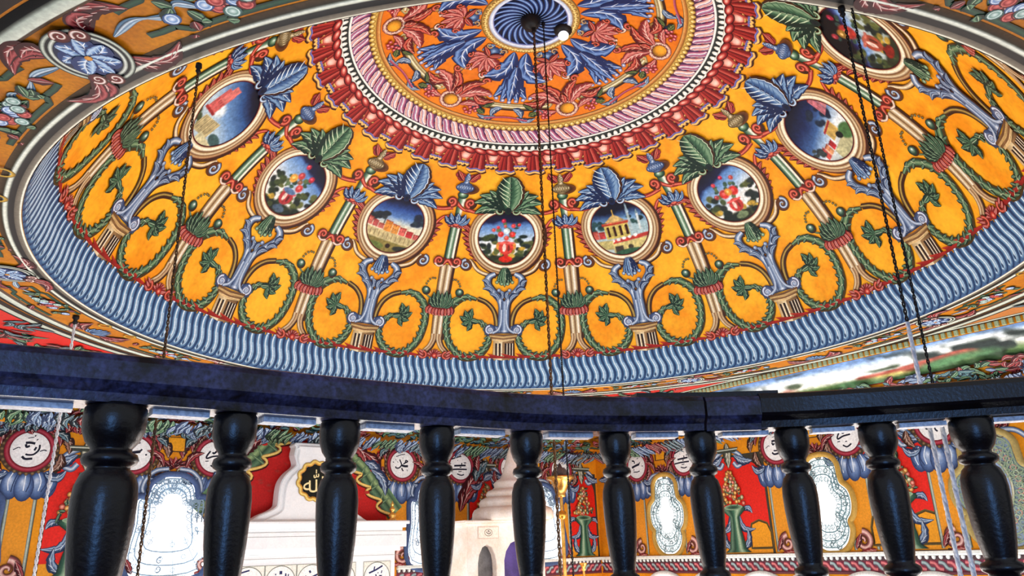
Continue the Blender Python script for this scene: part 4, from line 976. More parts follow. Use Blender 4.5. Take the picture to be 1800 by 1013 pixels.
# brush lettering of the roundels, in units of the disc radius, as read from left to right
SCRIPT = [
 [(.03, [(-.53, .57), (-.13, .72), (.23, .79)]), (.05, [(-.23, .37), (-.07, .05), (-.10, -.11), (-.30, -.28), (-.53, -.26), (-.56, -.16)]), (.085, [(-.07, -.05), (.2, -.12), (.5, -.11)]), (.05, [(.1, .04), (.25, .13), (.47, .24), (.30, .31), (.27, .12)]), (.05, [(-.03, -.25), (.0, -.38), (.1, -.49)]), (.035, [(-.8, .17), (-.72, .13)]), (.02, [(-.6, .4), (-.52, .3)]), (.02, [(.0, .5), (.08, .47)]), (.025, [(.43, -.36), (.43, -.5)]), (.02, [(-.45, .2), (-.35, .15)])],
 [(.05, [(-.85, .57), (-.4, .72), (.08, .84)]), (.07, [(-.6, .06), (-.35, .08), (0, .10), (.5, .13)]), (.05, [(.12, .32), (.12, .12)]), (.04, [(.33, .32), (.55, .33)]), (.06, [(-.95, -.25), (-.3, -.20), (.6, -.19)]), (.045, [(-.33, -.56), (.04, -.66), (.33, -.6)]), (.04, [(-.08, -.05), (.08, -.03)]), (.03, [(-.3, .5), (-.25, .46)]), (.03, [(-.2, -.38), (.1, -.35)])],
 [(.07, [(-.28, .38), (-.05, .40), (.2, .36)]), (.06, [(-.26, .30), (-.2, .14), (-.05, .22)]), (.11, [(.2, .08), (.30, .04)]), (.05, [(.45, .3), (.43, 0), (.2, -.27), (-.12, -.30), (-.18, -.24)]), (.065, [(-.36, -.40), (-.18, -.54), (.18, -.51)]), (.05, [(.12, .82), (.18, .79)]), (.05, [(.26, .60), (.3, .57)]), (.025, [(-.85, -.05), (-.6, .1), (-.5, .06)]), (.03, [(.5, -.08), (.7, 0), (.84, -.04)]), (.02, [(-.2, .65), (.1, .72)])],
 [(.06, [(-.5, .5), (-.25, .45), (-.2, .25)]), (.09, [(-.55, -.07), (-.1, .06), (.35, .15)]), (.09, [(.34, .26), (.42, .2)]), (.07, [(-.38, -.25), (-.3, -.27)]), (.04, [(-.4, -.44), (0, -.48), (.35, -.42)]), (.05, [(.65, -.05), (.75, -.02)]), (.03, [(.1, .6), (.3, .7)])],
 [(.06, [(.17, .48), (-.08, .23), (-.19, .30)]), (.055, [(-.33, .37), (-.54, .03), (-.5, -.11), (-.12, .03), (.4, .09)]), (.05, [(-.25, -.55), (.04, -.69), (.37, -.52)]), (.03, [(-.6, -.3), (-.4, -.28)]), (.03, [(-.05, -.35), (.1, -.33)])],
]
# ---- wall motifs (x = t along the wall, y = z)
def roundel(txt, seed, small=None, name='roundel', parent=None, mp=None, x=0):
    p = P(.004); y = -.632
    p.disc(x, y, .225, [(96, 70, 44)]*2+[(66, 50, 34)], n=36); 
    for i in range(28):
        a = 2*PI*i/28; p.disc(x+.207*math.cos(a), y+.207*math.sin(a), .016, [(150, 120, 80), (70, 50, 34)], n=7)
    p.ring(x, y, .170, .024, [(80, 10, 24), (150, 30, 50), (176, 70, 84), (130, 24, 40), (70, 8, 20)], 44, bulge=.004)
    p.disc(x, y, .149, [(250, 250, 246), (246, 246, 242), (232, 232, 228)], n=36)
    fl = 1 if mp is WL else -1
    for w_, q in SCRIPT[txt]: p.strip(cr([(x+fl*u*.149, y+v*.149) for u, v in q], 4) if len(q) > 2 else [(x+fl*u*.149, y+v*.149) for u, v in q], w_*.149, [(24, 26, 44)]*2)
    return p.build('calligraphy_roundel', mp, parent)
def pier(x, w_, parent, mp, mirror=1):
    """orange pilaster with a blue-grey acanthus capital under each roundel and pink scrolls at its foot"""
    p = P(.004)
    p.poly([(x-w_-.03, -.86), (x+w_+.03, -.86), (x+w_+.03, -1.70), (x-w_-.03, -1.70)], (74, 66, 50))
    p.strip([(x-w_-.012, -.86), (x-w_-.012, -1.70)], .014, [(60, 76, 72), (190, 200, 180), (40, 50, 50)]); p.strip([(x+w_+.012, -.86), (x+w_+.012, -1.70)], .014, [(40, 50, 50), (190, 200, 180), (60, 76, 72)])
    p.poly([(x-w_, -.86), (x+w_, -.86), (x+w_, -1.70), (x-w_, -1.70)], (226, 146, 34))
    for dx in (-.17, .17, -.10, .10, 0): 
        p.disc(x+dx, -.90-.05*(1-abs(dx)*3), .075, [(206, 218, 232), (130, 154, 190), (84, 110, 156), (36, 50, 88)], ry=.12, n=16, lx=-.2, ly=.4); p.strip(cr([(x+dx*.9, -.82), (x+dx*1.2, -.90), (x+dx*1.1, -.98)], 5), [.004]*11, [(226, 234, 240)]*2); p.strip(cr([(x+dx*.9+.035, -.82), (x+dx*1.2+.04, -.91), (x+dx*1.1+.02, -.99)], 5), [.004]*11, [(40, 54, 90)]*2)
    for q, (dx, dy, ex, ey) in enumerate(((-.22, -.50, -.30, -.66), (.22, -.50, .30, -.66), (-.24, -.66, -.18, -.82), (.24, -.66, .18, -.82), (-.12, -.47, -.28, -.47), (.12, -.47, .28, -.47), (0, -.40, 0, -.50), (-.08, -.42, -.16, -.50), (.08, -.42, .16, -.50))):
        p.leaf((x+dx, dy), (x+ex, ey), .045, ((50, 26, 20), (110, 70, 56), (170, 130, 110), (222, 196, 176)) if q % 2 else DR, bend=.2*(1 if dx > 0 else -1), lobes=3)
    for sg in (-1, 1):
        p.leaf((x+sg*.14, -.84), (x+sg*.30, -.80), .04, STEEL, bend=-sg*.3, lobes=2); p.leaf((x+sg*.12, -.42), (x+sg*.22, -.60), .04, DR, bend=sg*.2, lobes=3); p.leaf((x+sg*.18, -.48), (x+sg*.28, -.56), .04, GL, bend=sg*.2, lobes=2)
    p.spiral(x+.02*mirror, -1.62, .085, PI/2, mirror*1.3, .03, [(96, 40, 40), (206, 150, 140), (236, 200, 186), (150, 80, 80), (80, 36, 36)], n=30)
    p.leaf((x-.10, -1.70), (x+.08, -1.73), .03, PINK, lobes=3); p.leaf((x+.1, -1.69), (x+.03, -1.55), .03, DR, lobes=2)
    return p.build('acanthus_pier', mp, parent)
def drapes(x0, x1, parent, mp, seed, skip=()):
    p = P(.0035); r = np.random.default_rng(seed); x = x0
    while x < x1:
        if not any(a < x < b for a, b in skip):
            red = (int((x+9)/.42)) % 3 == 1; pal = DR if red else [STEEL, GL][int((x+9)/.3) % 2]
            L = r.uniform(.0, .06); p.leaf((x, -.40), (x+r.uniform(-.05, .05), -.43-L), .035, pal, lobes=2, n=11, bend=r.uniform(-.2, .2))
        x += .034
    
    return p.build('scalloped_drapery', mp, parent, kind='stuff')
def shellcrest(x, parent, mp):
    p = P(.006)
    p.poly([(x-.09, -.46), (x+.09, -.46), (x+.09, -.60), (x-.09, -.60)], (60, 44, 30)); p.poly([(x-.08, -.465), (x+.07, -.465), (x+.07, -.59), (x-.08, -.59)], (230, 156, 30))
    for a in (-75, -50, -25, 0, 25, 50, 75): t = math.radians(a); p.leaf((x, -.75), (x+.13*math.sin(t), -.755+.11*math.cos(t)), .03, DR if a else PINK, lobes=1, n=9)
    for sg in (-1, 1):
        p.spiral(x+sg*.05, -.785, .035, 0, sg*1.1, .012, [(70, 70, 56), (190, 190, 160), (70, 70, 56)], n=18)
        q = cr([(x+sg*.05, -.76), (x+sg*.16, -.78), (x+sg*.24, -.86), (x+sg*.26, -.96), (x+sg*.20, -1.0)], 6); p.strip(q, .022, STEELS, bulge=.003); p.leaf((x+sg*.10, -.74), (x+sg*.26, -.60), .035, DR, bend=sg*.2, lobes=3)
    return p.build('shell_crest', mp, parent)
def vase_panel(x, hw, parent, mp, arch=None):
    p = P(.003)
    p.poly([(x-hw-.03, -.66), (x+hw+.03, -.66), (x+hw+.03, -1.72), (x-hw-.03, -1.72)], (60, 56, 44))
    top = [(x+hw*math.cos(a), -.95+.27*math.sin(a)) for a in np.linspace(0, PI, 15)]
    p.poly([(x-hw, -1.66), (x+hw, -1.66)]+top, (222, 36, 24))
    p.poly([(x-hw, -1.58), (x+hw, -1.58), (x+hw, -1.71), (x-hw, -1.71)], (232, 152, 30))
    for sg in (-1, 1):
        if hw > .3:
            c = x+sg*(hw-.13); q = [(c-.14, -1.66), (c-.14, -1.50), (c-.10, -1.41), (c, -1.375), (c+.10, -1.41), (c+.13, -1.50), (c+.13, -1.66)]
            p.poly(q, (232, 154, 28)); p.strip(q+[q[0]], .012, [(40, 30, 16), (110, 90, 40)])
        # grey capital scrolls overhanging the panel top
        q = cr([(x+sg*.05, -.60), (x+sg*.16, -.66), (x+sg*.2, -.74), (x+sg*.12, -.79), (x+sg*.07, -.74)], 6); p.strip(q, .026, STEELS, bulge=.003); p.leaf((x+sg*.08, -.66), (x+sg*.33, -.74), .05, STEEL, bend=-sg*.15, lobes=4)
        p.leaf((x+sg*.06, -1.30), (x+sg*.26, -1.46), .04, STEEL, bend=-sg*.35, lobes=3); p.leaf((x+sg*.12, -1.26), (x+sg*.24, -1.30), .035, STEEL, bend=sg*.3, lobes=2); p.leaf((x+sg*.04, -1.68), (x+sg*.15, -1.45), .04, STEEL, bend=-sg*.25, lobes=3)
    p.leaf((x, -.52), (x, -.80), .06, ((60, 60, 50), (130, 130, 110), (206, 206, 180), (240, 240, 220)), lobes=3)
    p.poly([(x-.16, -.58), (x+.16, -.58), (x+.12, -.63), (x-.12, -.63)], (60, 66, 56)); p.strip([(x-.15, -.595), (x+.15, -.595)], .007, [(220, 226, 206), (120, 130, 110)])
    # vase
    prof = [(.115, -1.22), (.13, -1.25), (.09, -1.29), (.05, -1.33), (.055, -1.45), (.075, -1.55), (.09, -1.66), (.14, -1.70)]
    q = [(x, y) for _, y in prof]; p.strip(q, [a*1.25 for a, _ in prof], [(16, 40, 34), (50, 92, 70), (170, 196, 160), (64, 110, 84), (30, 66, 50), (96, 130, 104), (14, 36, 30)], bulge=.005)
    p.disc(x, -1.225, .125, [(20, 44, 36), (60, 96, 72), (150, 176, 140)], ry=.03, n=20)
    r = np.random.default_rng(int((x+9)*100))
    for i in range(120):
        v = r.random(); y = -1.20+v*.36; xx = x+r.uniform(-1, 1)*(.17*(1.1-v)); 
        if i % 3 == 0: p.leaf((xx, y), (xx+r.normal(0, .03), y+r.normal(0, .03)), .014, GREEN, lobes=1, n=7, vein=False)
        else:
            c = [((255, 240, 214), (226, 176, 110), (130, 84, 40)), ((250, 190, 170), (214, 110, 90), (110, 40, 30)), ((240, 236, 216), (190, 180, 130), (90, 84, 50))][i % 3 if i % 3 else 0] if i % 2 else ((250, 226, 150), (220, 150, 70), (110, 60, 30))
            p.disc(xx, y, .025, list(c), n=8)
    return p.build('flower_vase_panel', mp, parent)
def cornice(parent, n_, t_, x0, x1, mp):
    prof = [(0, -1.715), (.05, -1.72), (.05, -1.745), (.02, -1.755), (0, -1.76)]
    V = []; F = []; k = len(prof)
    for s_ in (x0, x1):
        for d, z in prof: V.append(tuple(Vector(n_)*(DW-d)+Vector(t_)*s_+Vector((0, 0, z))))
    F = [(j, j+1, k+j+1, k+j) for j in range(k-1)]+[tuple(range(k)), tuple(range(2*k-1, k-1, -1))]
    mesh_obj('cornice', V, F, PAINT, parent, False, [lin((226, 230, 222))]*len(V))
    p = P(.003); p.strip([(x0, -1.775), (x1, -1.775)], .022, [(90, 70, 70), (60, 40, 50)])
    p.strip([(x0, -1.845), (x1, -1.845)], .05, [(110, 30, 50), (130, 60, 76), (110, 40, 60)])
    n = int((x1-x0)/.075)
    for i in range(n):
        x = x0+(i+.5)*.075; c = [[(60, 70, 80), (170, 190, 190), (90, 110, 110)], [(110, 20, 40), (226, 130, 130), (150, 50, 70)]][i % 2]
        q = cr([(x-.055, -1.875), (x-.015, -1.865), (x+.015, -1.825), (x+.055, -1.815)], 4); p.strip(q, .017, c, bulge=.003)
    p.strip([(x0, -1.905), (x1, -1.905)], .012, [(60, 30, 40), (120, 60, 70), (60, 30, 40)])
    p.build('braided_band', mp, parent)
    p = P(.004); xs = np.arange(x0+.03, x1, .062)
    for x in xs: p.disc(x, -1.768, .020, [(250, 250, 244), (230, 232, 226), (150, 150, 150)], ry=.024, n=8, bulge=.02)
    p.build('cornice_teeth', mp, parent, kind='stuff')
cornice(wr, nR, nL, -4.1, 4.08, WR_); cornice(wl, nL, nR, -4.0, -1.12, WL); cornice(wl, nL, nR, 1.08, 4.08, WL)
# window openings
WC = [0]
def window(shape, parent_n, parent_t, mp, glassm, lace, frame_c=(150, 150, 136), proud=.02):
    """shape: closed outline (t,z) of the opening"""
    WC[0] += 1
    pts = cr(shape, 5, True); n_, t_ = Vector(parent_n), Vector(parent_t); n = len(pts); c = pts.mean(0)
    out = []
    tng = np.roll(pts, -1, 0)-np.roll(pts, 1, 0); tng /= np.linalg.norm(tng, axis=1, keepdims=True)+1e-9; nrm = np.stack([tng[:, 1], -tng[:, 0]], -1)
    area_ = .5*np.sum(pts[:, 0]*np.roll(pts[:, 1], -1)-np.roll(pts[:, 0], -1)*pts[:, 1])
    if area_ < 0: nrm = -nrm
    V = []; F = []
    for ring, (o_, d) in enumerate(((.055, .0), (.05, .03), (.02, .035), (.0, .02), (0, .006))):
        for q, m_ in zip(pts, nrm): a = q+m_*o_; V.append(tuple(t_*a[0]+n_*(DW-d)+Vector((0, 0, a[1]))))
    for k_ in range(4):
        for i in range(n): F.append((k_*n+i, k_*n+(i+1) % n, (k_+1)*n+(i+1) % n, (k_+1)*n+i))
    fr = mesh_obj('window_%d' % WC[0], V, F, PAINT, None, True, [lin(frame_c)]*len(V), kind='structure')
    V = [tuple(t_*q[0]+n_*(DW-.008)+Vector((0, 0, q[1]))) for q in pts]
    F = [tuple(f) for f in tessellate_polygon([[Vector((q[0], q[1], 0)) for q in pts]])]
    mesh_obj('glass_pane', V, F, glassm, fr, False)
    if lace:
        p = P(.011); r = np.random.default_rng(WC[0])
        lc = lace
        q_ = np.random.default_rng(99+WC[0])
        for i in range(26):
            a_ = q_.uniform(0, 1); k_ = q_.uniform(.55, .93); z_ = c+(pts[int(a_*n) % n]-c)*k_; p.spiral(z_[0], z_[1], .032, q_.uniform(0, 6), 1.1, .004, [lc, lc], n=14)
        for k_ in (.94, .80, .62):
            q = c+(pts-c)*k_; p.strip(q, .006, [lc, lc], closed=True)
        for k_, m_ in ((.87, 44), (.71, 36), (.52, 26)):
            for i in range(m_):
                q = c+(pts[int(i*n/m_)]-c)*k_; p.ring(q[0], q[1], .020, .003, [lc, lc], 9)
        for i in range(30):
            q0 = pts[int(i*n/30)]; p.strip([c+(q0-c)*.45, c+(q0-c)*.97], .003, [lc, lc])
        p.build('lace_tracery', mp, fr)
    return fr
def lobed(x, y0, y1, w_):
    H_ = y0-y1; P_ = []
    prof = [(0, 0), (.35, .02), (.56, .09), (.60, .20), (.66, .30), (.92, .38), (1.0, .50), (.92, .62), (.74, .70), (.78, .80), (.62, .92), (.32, .99), (0, 1)]
    P_ = [(x+a*w_, y0-b*H_) for a, b in prof]+[(x-a*w_, y0-b*H_) for a, b in prof[-2:0:-1]]
    return P_
def arched(x, y0, y1, w_):
    A = [(x-w_, y1), (x-w_, (y0+y1)/2), (x-w_, y0-.22), (x-w_*.72, y0-.20), (x-w_*.6, y0-.08), (x-w_*.3, y0-.01), (x, y0)]
    return A+[(2*x-a, b) for a, b in A[-2::-1]]
for x in (.73, 2.87): window(lobed(x, -.80, -1.70, .275), nR, nL, WR_, LACEG, (120, 150, 156), (190, 150, 70))
window(lobed(-.86, -.78, -1.70, .33), nR, nL, WR_, DIMG, (150, 170, 140), (170, 150, 90))
for x in (-2.9, ): window(lobed(x, -.80, -1.70, .275), nR, nL, WR_, LACEG, (120, 150, 156), (190, 150, 70))
for x, w_ in ((-1.30, .30), (1.50, .25), (3.12, .30), (-2.98, .30)): window(arched(x, -.835, -1.70, w_), nL, nR, WL, CLEARG, (150, 176, 196), (70, 90, 130))
# blue oval in the dim window
p = P(.016); p.disc(-.86, -1.22, .125, [(110, 136, 176), (128, 152, 190), (150, 170, 200)], ry=.22, n=30); p.ring(-.86, -1.22, .13, .012, [(96, 110, 90), (220, 220, 190), (110, 100, 70)], 40, ry=.225)
for i in range(40):
    a = 2*PI*i/40; p.ring(-.86+.19*math.cos(a), -1.22+.31*math.sin(a), .022, .005, [(190, 90, 100), (206, 200, 170)] if i % 2 else [(110, 150, 120), (214, 220, 190)], 9)
p.build('oval_medallion', WR_, wr)
# lower row of bright arched windows, just under the braid
for x in (1.62, 1.02, .42, -.18, 2.3, 3.0): window([(x-.25, -2.7), (x-.25, -2.2), (x-.2, -2.0), (x, -1.94), (x+.2, -2.0), (x+.25, -2.2), (x+.25, -2.7)], nR, nL, WR_, CLEARG, None, (220, 220, 214))
# motifs on the right wall
for i, (x, tx) in enumerate(((3.32, 3), (2.53, 1), (1.22, 2), (.41, 4), (-.47, 0), (-1.75, 2))):
    roundel(tx, i, None, parent=wr, mp=WR_, x=x); pier(x-(.03 if i % 2 else -.03), .10, wr, WR_, 1 if i % 2 else -1)
vase_panel(-.03, .33, wr, WR_); vase_panel(1.87, .44, wr, WR_); vase_panel(3.72, .20, wr, WR_)
for x in (.78, 2.9, -.95): shellcrest(x, wr, WR_)
drapes(-3.9, 4.05, wr, WR_, 5)
# motifs on the left wall
for i, (x, tx, sm) in enumerate(((-2.51, 2, None), (-1.68, 3, None), (-.945, 4, None), (1.13, 0, None), (1.915, 1, None), (2.66, 2, None), (3.47, 3, None))):
    roundel(tx, 20+i, sm, parent=wl, mp=WL, x=x); pier(x, .085, wl, WL, 1 if i % 2 else -1)
vase_panel(-2.06, .25, wl, WL); vase_panel(2.28, .24, wl, WL); vase_panel(3.82, .22, wl, WL)
for x in (-1.31, 1.52, 3.05): shellcrest(x, wl, WL)
drapes(-4.05, 4.05, wl, WL, 6, skip=((-.8, .9),))
# red hanging with a gold-hemmed green curtain behind the mihrab
p = P(.004)
red = [(0, -.36), (.25, -.38), (.52, -.50), (.74, -.72), (.90, -.98), (.97, -1.35), (0, -1.4)]
p.poly([(-a, b) for a, b in red[::-1]]+red[1:], (196, 30, 28))
r = np.random.default_rng(4)
for i in range(90):
    x, y = r.uniform(-.9, .9), r.uniform(-1.3, -.45); p.disc(x, y, .035, [(168, 52, 44) if i % 2 else (214, 46, 40), (192, 34, 30)], ry=.018, n=8)
p.build('red_hanging', WL, wl)
for sg in (-1, 1):
    p = P(.009); K = [(0, -.385), (.10, -.40), (.20, -.46), (.30, -.55), (.40, -.66), (.52, -.77), (.60, -.88), (.70, -.98), (.80, -1.10), (.90, -1.22)]
    K = [(sg*(.06+a*1.02), b) for a, b in K]; q = cr(K, 8); n = len(q)
    ph_ = np.linspace(0, 7*2*PI, n); off = np.stack([np.sin(ph_)*sg*-.055, np.cos(ph_)*.012], -1)
    p.strip(q+[sg*.075, .055], .105, [(30, 56, 44), (96, 130, 96), (40, 70, 52), (150, 176, 120), (60, 92, 66), (110, 146, 104)] if sg > 0 else [(110, 146, 104), (60, 92, 66), (150, 176, 120), (40, 70, 52), (96, 130, 96), (30, 56, 44)])
    for i in range(4, n-4, 5):
        a = q[i]+[sg*.0, .0]; p.strip([a+off[i], a+[sg*.10, .10]], [.016, .008], [(24, 48, 38), (130, 160, 116), (40, 70, 50)])
    p.strip(q+off+[.006, -.012], .018, [(70, 12, 10)]*2); p.strip(q+off, .015, [(150, 100, 30), (250, 220, 130), (226, 180, 80)], bulge=.006)
    for i in range(3): p.leaf((sg*(.34+i*.16), -.36-.08*i), (sg*(.52+i*.16), -.50-.14*i), .07, DR, bend=sg*.15, lobes=4)
    p.leaf((sg*.66, -.62), (sg*.84, -.80), .06, STEEL, bend=sg*.2, lobes=4); p.leaf((sg*.74, -.70), (sg*.92, -.98), .06, STEEL, bend=sg*.2, lobes=4)
    p.build('curtain_swag', WL, wl)

# ------------------------------------------------------------------ mihrab (marble prayer niche front)
def slab(name, pts, d0, d1, m, parent, n_=nL, t_=nR, bev=.0, **pr):
    """closed outline in (t,z), extruded from distance d1 (back) to d0 (front) with a small chamfer"""
    pts = np.array(pts, float); n = len(pts); tng = np.roll(pts, -1, 0)-np.roll(pts, 1, 0); tng /= np.linalg.norm(tng, axis=1, keepdims=True)+1e-9
    nrm = np.stack([tng[:, 1], -tng[:, 0]], -1)
    if .5*np.sum(pts[:, 0]*np.roll(pts[:, 1], -1)-np.roll(pts[:, 0], -1)*pts[:, 1]) < 0: nrm = -nrm
    n_, t_ = Vector(n_), Vector(t_); V = []; F = []
    for o_, d in ((0, d1), (0, d0+bev), (-bev, d0)):
        for q, m_ in zip(pts, nrm): a = q+m_*o_; V.append(tuple(t_*a[0]+n_*d+Vector((0, 0, a[1]))))
    for k_ in (0, 1):
        for i in range(n): F.append((k_*n+i, k_*n+(i+1) % n, (k_+1)*n+(i+1) % n, (k_+1)*n+i))
    for f in tessellate_polygon([[Vector((q[0], q[1], 0)) for q in pts]]): F.append(tuple(2*n+i for i in f)); F.append(tuple(i for i in f))
    return mesh_obj(name, V, F, m, parent, False, **pr)
mih = empty('mihrab', nL*3.95+Vector((0, 0, ZF)), label='tall white marble prayer niche with stepped crown and gold black calligraphy disc', category='mihrab')
def inv(o, par):
    o.matrix_parent_inverse = Matrix.Translation(-par.location); return o
crown = [(.20, -.475), (.215, -.50), (.20, -.52), (.21, -.60), (.185, -.68), (.20, -.72), (.27, -.78), (.325, -.86), (.345, -.95), (.35, -1.06), (.36, -1.11), (.42, -1.15), (.52, -1.19), (.62, -1.25), (.75, -1.29), (1.05, -1.29)]
outl = crown+[(1.05, -1.34)]+[(-1.05, -1.34)]+[(-a, b) for a, b in crown[::-1]]
cc = cr(crown[:-1], 3)
full = [tuple(q) for q in cc]+[(1.04, -1.30), (1.04, -1.33), (-1.04, -1.33), (-1.04, -1.30)]+[(-a, b) for a, b in cc[::-1]]
inv(slab('crown', full, 3.90, 4.06, MARBLE, mih, bev=.012), mih)
inner = [(a*.86, b-.035) for a, b in cc if b > -1.24]; inner += [(inner[-1][0], -1.30)]
fullin = inner+[(-a, b) for a, b in inner[::-1]]
inv(slab('crown_panel', fullin, 3.872, 3.905, MARBLE, mih, bev=.010), mih)
for i, (y0, y1, hw, d) in enumerate(((-1.255, -1.29, 1.075, 3.80), (-1.29, -1.325, 1.05, 3.83), (-1.325, -1.36, 1.02, 3.86), (-1.36, -1.52, 1.06, 3.84), (-1.52, -1.56, 1.0, 3.87))):
    inv(slab('cornice_moulding', [(-hw, y1), (hw, y1), (hw, y0), (-hw, y0)], d, 4.08, MARBLE, mih, bev=.008), mih)
inv(slab('body', [(-.95, ZF), (.95, ZF), (.95, -1.56), (-.95, -1.56)], 3.885, 4.08, MARBLE, mih, bev=.01), mih)
MM = frame_map(nL, nR, 3.885)
MSC = {-.60: 1, -.285: 5, .03: 6, .345: 4, .74: 7}
MS5 = [(.1, [(0, .72), (0, .50)]), (.05, [(-.5, .4), (-.48, -.2)]), (.04, [(-.36, .55), (-.36, .45)]), (.05, [(.35, .55), (.38, -.2)]), (.04, [(.55, .5), (.5, .2)]), (.05, [(-.6, -.2), (-.2, -.35), (.3, -.3), (.6, -.1)])]
MS6 = [(.09, [(-.2, .55), (-.08, .62)]), (.06, [(-.5, .05), (0, .22), (.5, .42)]), (.03, [(-.45, .35), (-.42, .25)]), (.05, [(-.5, .05), (-.3, -.25), (.2, -.3), (.5, -.1)])]
MS7 = [(.06, [(-.65, .30), (-.1, .5), (.45, .78)]), (.05, [(-.2, .75), (-.25, .5)]), (.09, [(.2, .05), (.35, .12), (.2, -.05)]), (.05, [(-.1, .2), (0, -.2), (.4, -.25)]), (.05, [(.05, .3), (.12, .28)]), (.04, [(-.7, 0), (-.4, .05)]), (.04, [(.4, .45), (.35, .25)])]
for x, k_ in MSC.items():
    p = P(.003); y = -1.815; sc = {5: MS5, 6: MS6, 7: MS7}.get(k_) or SCRIPT[k_]
    p.poly([(x-.155, y-.155), (x+.155, y-.155), (x+.155, y+.155), (x-.155, y+.155)], (110, 110, 80)); p.poly([(x-.151, y-.151), (x+.151, y-.151), (x+.151, y+.151), (x-.151, y+.151)], (240, 238, 224))
    p.disc(x, y, .145, [(250, 250, 246), (246, 246, 240)], n=30); p.ring(x, y, .146, .004, [(96, 100, 90), (150, 150, 136)], 36)
    for w_, q in sc: p.strip([(x+u*.14, y+v*.14) for u, v in q], w_*.14, [(36, 40, 90)]*2)
    inv(p.build('inscription_roundel', MM, mih), mih)
# panel joints
p = P(.002)
for y in (-1.40, -1.60): p.strip([(-1.0, y), (1.0, y)], .002, [(150, 146, 136)]*2)
inv(p.build('panel_lines', frame_map(nL, nR, 3.84), mih, kind='stuff'), mih)
# black disc with gold script and gilt wavy border
MD = frame_map(nL, nR, 3.872); p = P(.006)
n = 72; a = np.linspace(0, 2*PI, n, endpoint=False); rr = .185+.010*np.sin(a*12); p.strip(np.stack([.02+rr*np.cos(a), -.86+rr*np.sin(a)], -1), .022, [(170, 120, 40), (255, 226, 130), (226, 170, 70), (150, 96, 30)], True, bulge=.012)
p.disc(.02, -.86, .168, [(20, 22, 14), (26, 28, 18), (14, 14, 10)], n=36); p.text('\uFDF2', .02, -.86, .27, (250, 232, 170))
inv(p.build('calligraphy_disc', MD, mih), mih)
def gold_finial(name, c, s_, parent):
    V, F = lathe([(r_*s_, z*s_) for r_, z in ((0.001, -.02), (.055, -.01), (.06, .01), (.03, .025), (.05, .05), (.055, .075), (.025, .10), (.02, .115), (.038, .135), (.04, .155), (.018, .18), (.015, .2), (.026, .215), (.012, .24), (.001, .27))], 16, c)
    return inv(mesh_obj(name, V, F, GILT, parent), parent)
gold_finial('gold_finial', tuple(nL*3.98+nR*.0+Vector((0, 0, -.455))), .62, mih)
for sg in (-1, 1): gold_finial('gold_finial', tuple(nL*3.93+nR*sg*.93+Vector((0, 0, -1.245))), .75, mih)

# ------------------------------------------------------------------ minbar canopy
DM = 3.48
mb = empty('minbar', nL*3.6+nR*2.1+Vector((0, 0, ZF)), label='cream stone pulpit canopy with tiered round roof left of the gold lantern', category='minbar')
def arch_face(name, d0, d1, par):
    x0, x1, zt, zb = 1.60, 2.66, -1.30, -3.2
    def ar(a, b, top, sp): c = (a+b)/2; return [(a, zb), (a, sp), (a+(c-a)*.15, sp+(top-sp)*.45), (a+(c-a)*.5, sp+(top-sp)*.85), (c, top), (b-(b-c)*.5, sp+(top-sp)*.85), (b-(b-c)*.15, sp+(top-sp)*.45), (b, sp), (b, zb)]
    pts = [(x0, zb)]+ar(1.74, 1.98, -1.53, -1.72)+ar(2.09, 2.46, -1.49, -1.70)+[(x1, zb), (x1, zt), (x0, zt)]
    return inv(slab(name, pts, d0, d1, STONE, par, bev=.006), par)
arch_face('arcade_front', DM, DM+.08, mb)
for (x0, x1) in ((1.60, 1.66), (2.58, 2.66)): inv(slab('side_panel', [(x0, -3.2), (x1, -3.2), (x1, -1.30), (x0, -1.30)], DM+.08, DM+.42, STONE, mb), mb)
inv(slab('niche_back', [(1.67, -3.2), (2.03, -3.2), (2.03, -1.48), (1.67, -1.48)], DM+.16, DM+.2, GREYI, mb), mb)
inv(slab('violet_curtain', [(2.04, -3.2), (2.57, -3.2), (2.57, -1.46), (2.04, -1.46)], DM+.14, DM+.17, PURP, mb), mb)
inv(slab('base_block', [(1.60, ZF), (2.66, ZF), (2.66, -3.2), (1.60, -3.2)], DM, DM+.42, STONE, mb, bev=.01), mb)
for y0, y1, o_ in ((-1.30, -1.275, .045), (-1.325, -1.30, .025)): inv(slab('canopy_cornice', [(1.60-o_, y0), (2.66+o_, y0), (2.66+o_, y1), (1.60-o_, y1)], DM-o_, DM+.42+o_, STONE, mb, bev=.006), mb)
cx = nL*(DM+.13)+nR*2.32
def tier(prof, nm): V, F = lathe(prof, 32, (cx.x, cx.y, 0)); return inv(mesh_obj(nm, V, F, STONE, mb), mb)
tier([(.01, -1.275), (.45, -1.275), (.475, -1.25), (.47, -1.19), (.45, -1.15), (.41, -1.13)], 'roof_tier')
tier([(.41, -1.13), (.385, -1.12), (.395, -1.08), (.37, -1.04), (.33, -1.02)], 'roof_tier')
tier([(.33, -1.02), (.30, -1.01), (.31, -.98), (.29, -.945), (.24, -.925)], 'roof_tier')
tier([(.24, -.925), (.21, -.90), (.22, -.86), (.19, -.83), (.14, -.80), (.11, -.74), (.08, -.64), (.05, -.52), (.02, -.44), (.001, -.42)], 'roof_spire')
p = P(.003); p.poly([(1.74, -1.47), (2.02, -1.47), (2.02, -1.34), (1.74, -1.34)], (222, 196, 176)); p.poly([(1.75, -1.46), (2.01, -1.46), (2.01, -1.35), (1.75, -1.35)], (246, 230, 214)); p.ring(1.88, -1.405, .05, .004, [(150, 130, 110)]*2, 20, ry=.035)
for q in ([(-.03, .01), (-.005, -.012), (.025, -.008), (.03, .01)], [(-.012, .012), (.006, .02), (.01, .0)]): p.strip(cr([(1.88+u, -1.405+v) for u, v in q], 4), .004, [(60, 50, 50)]*2)
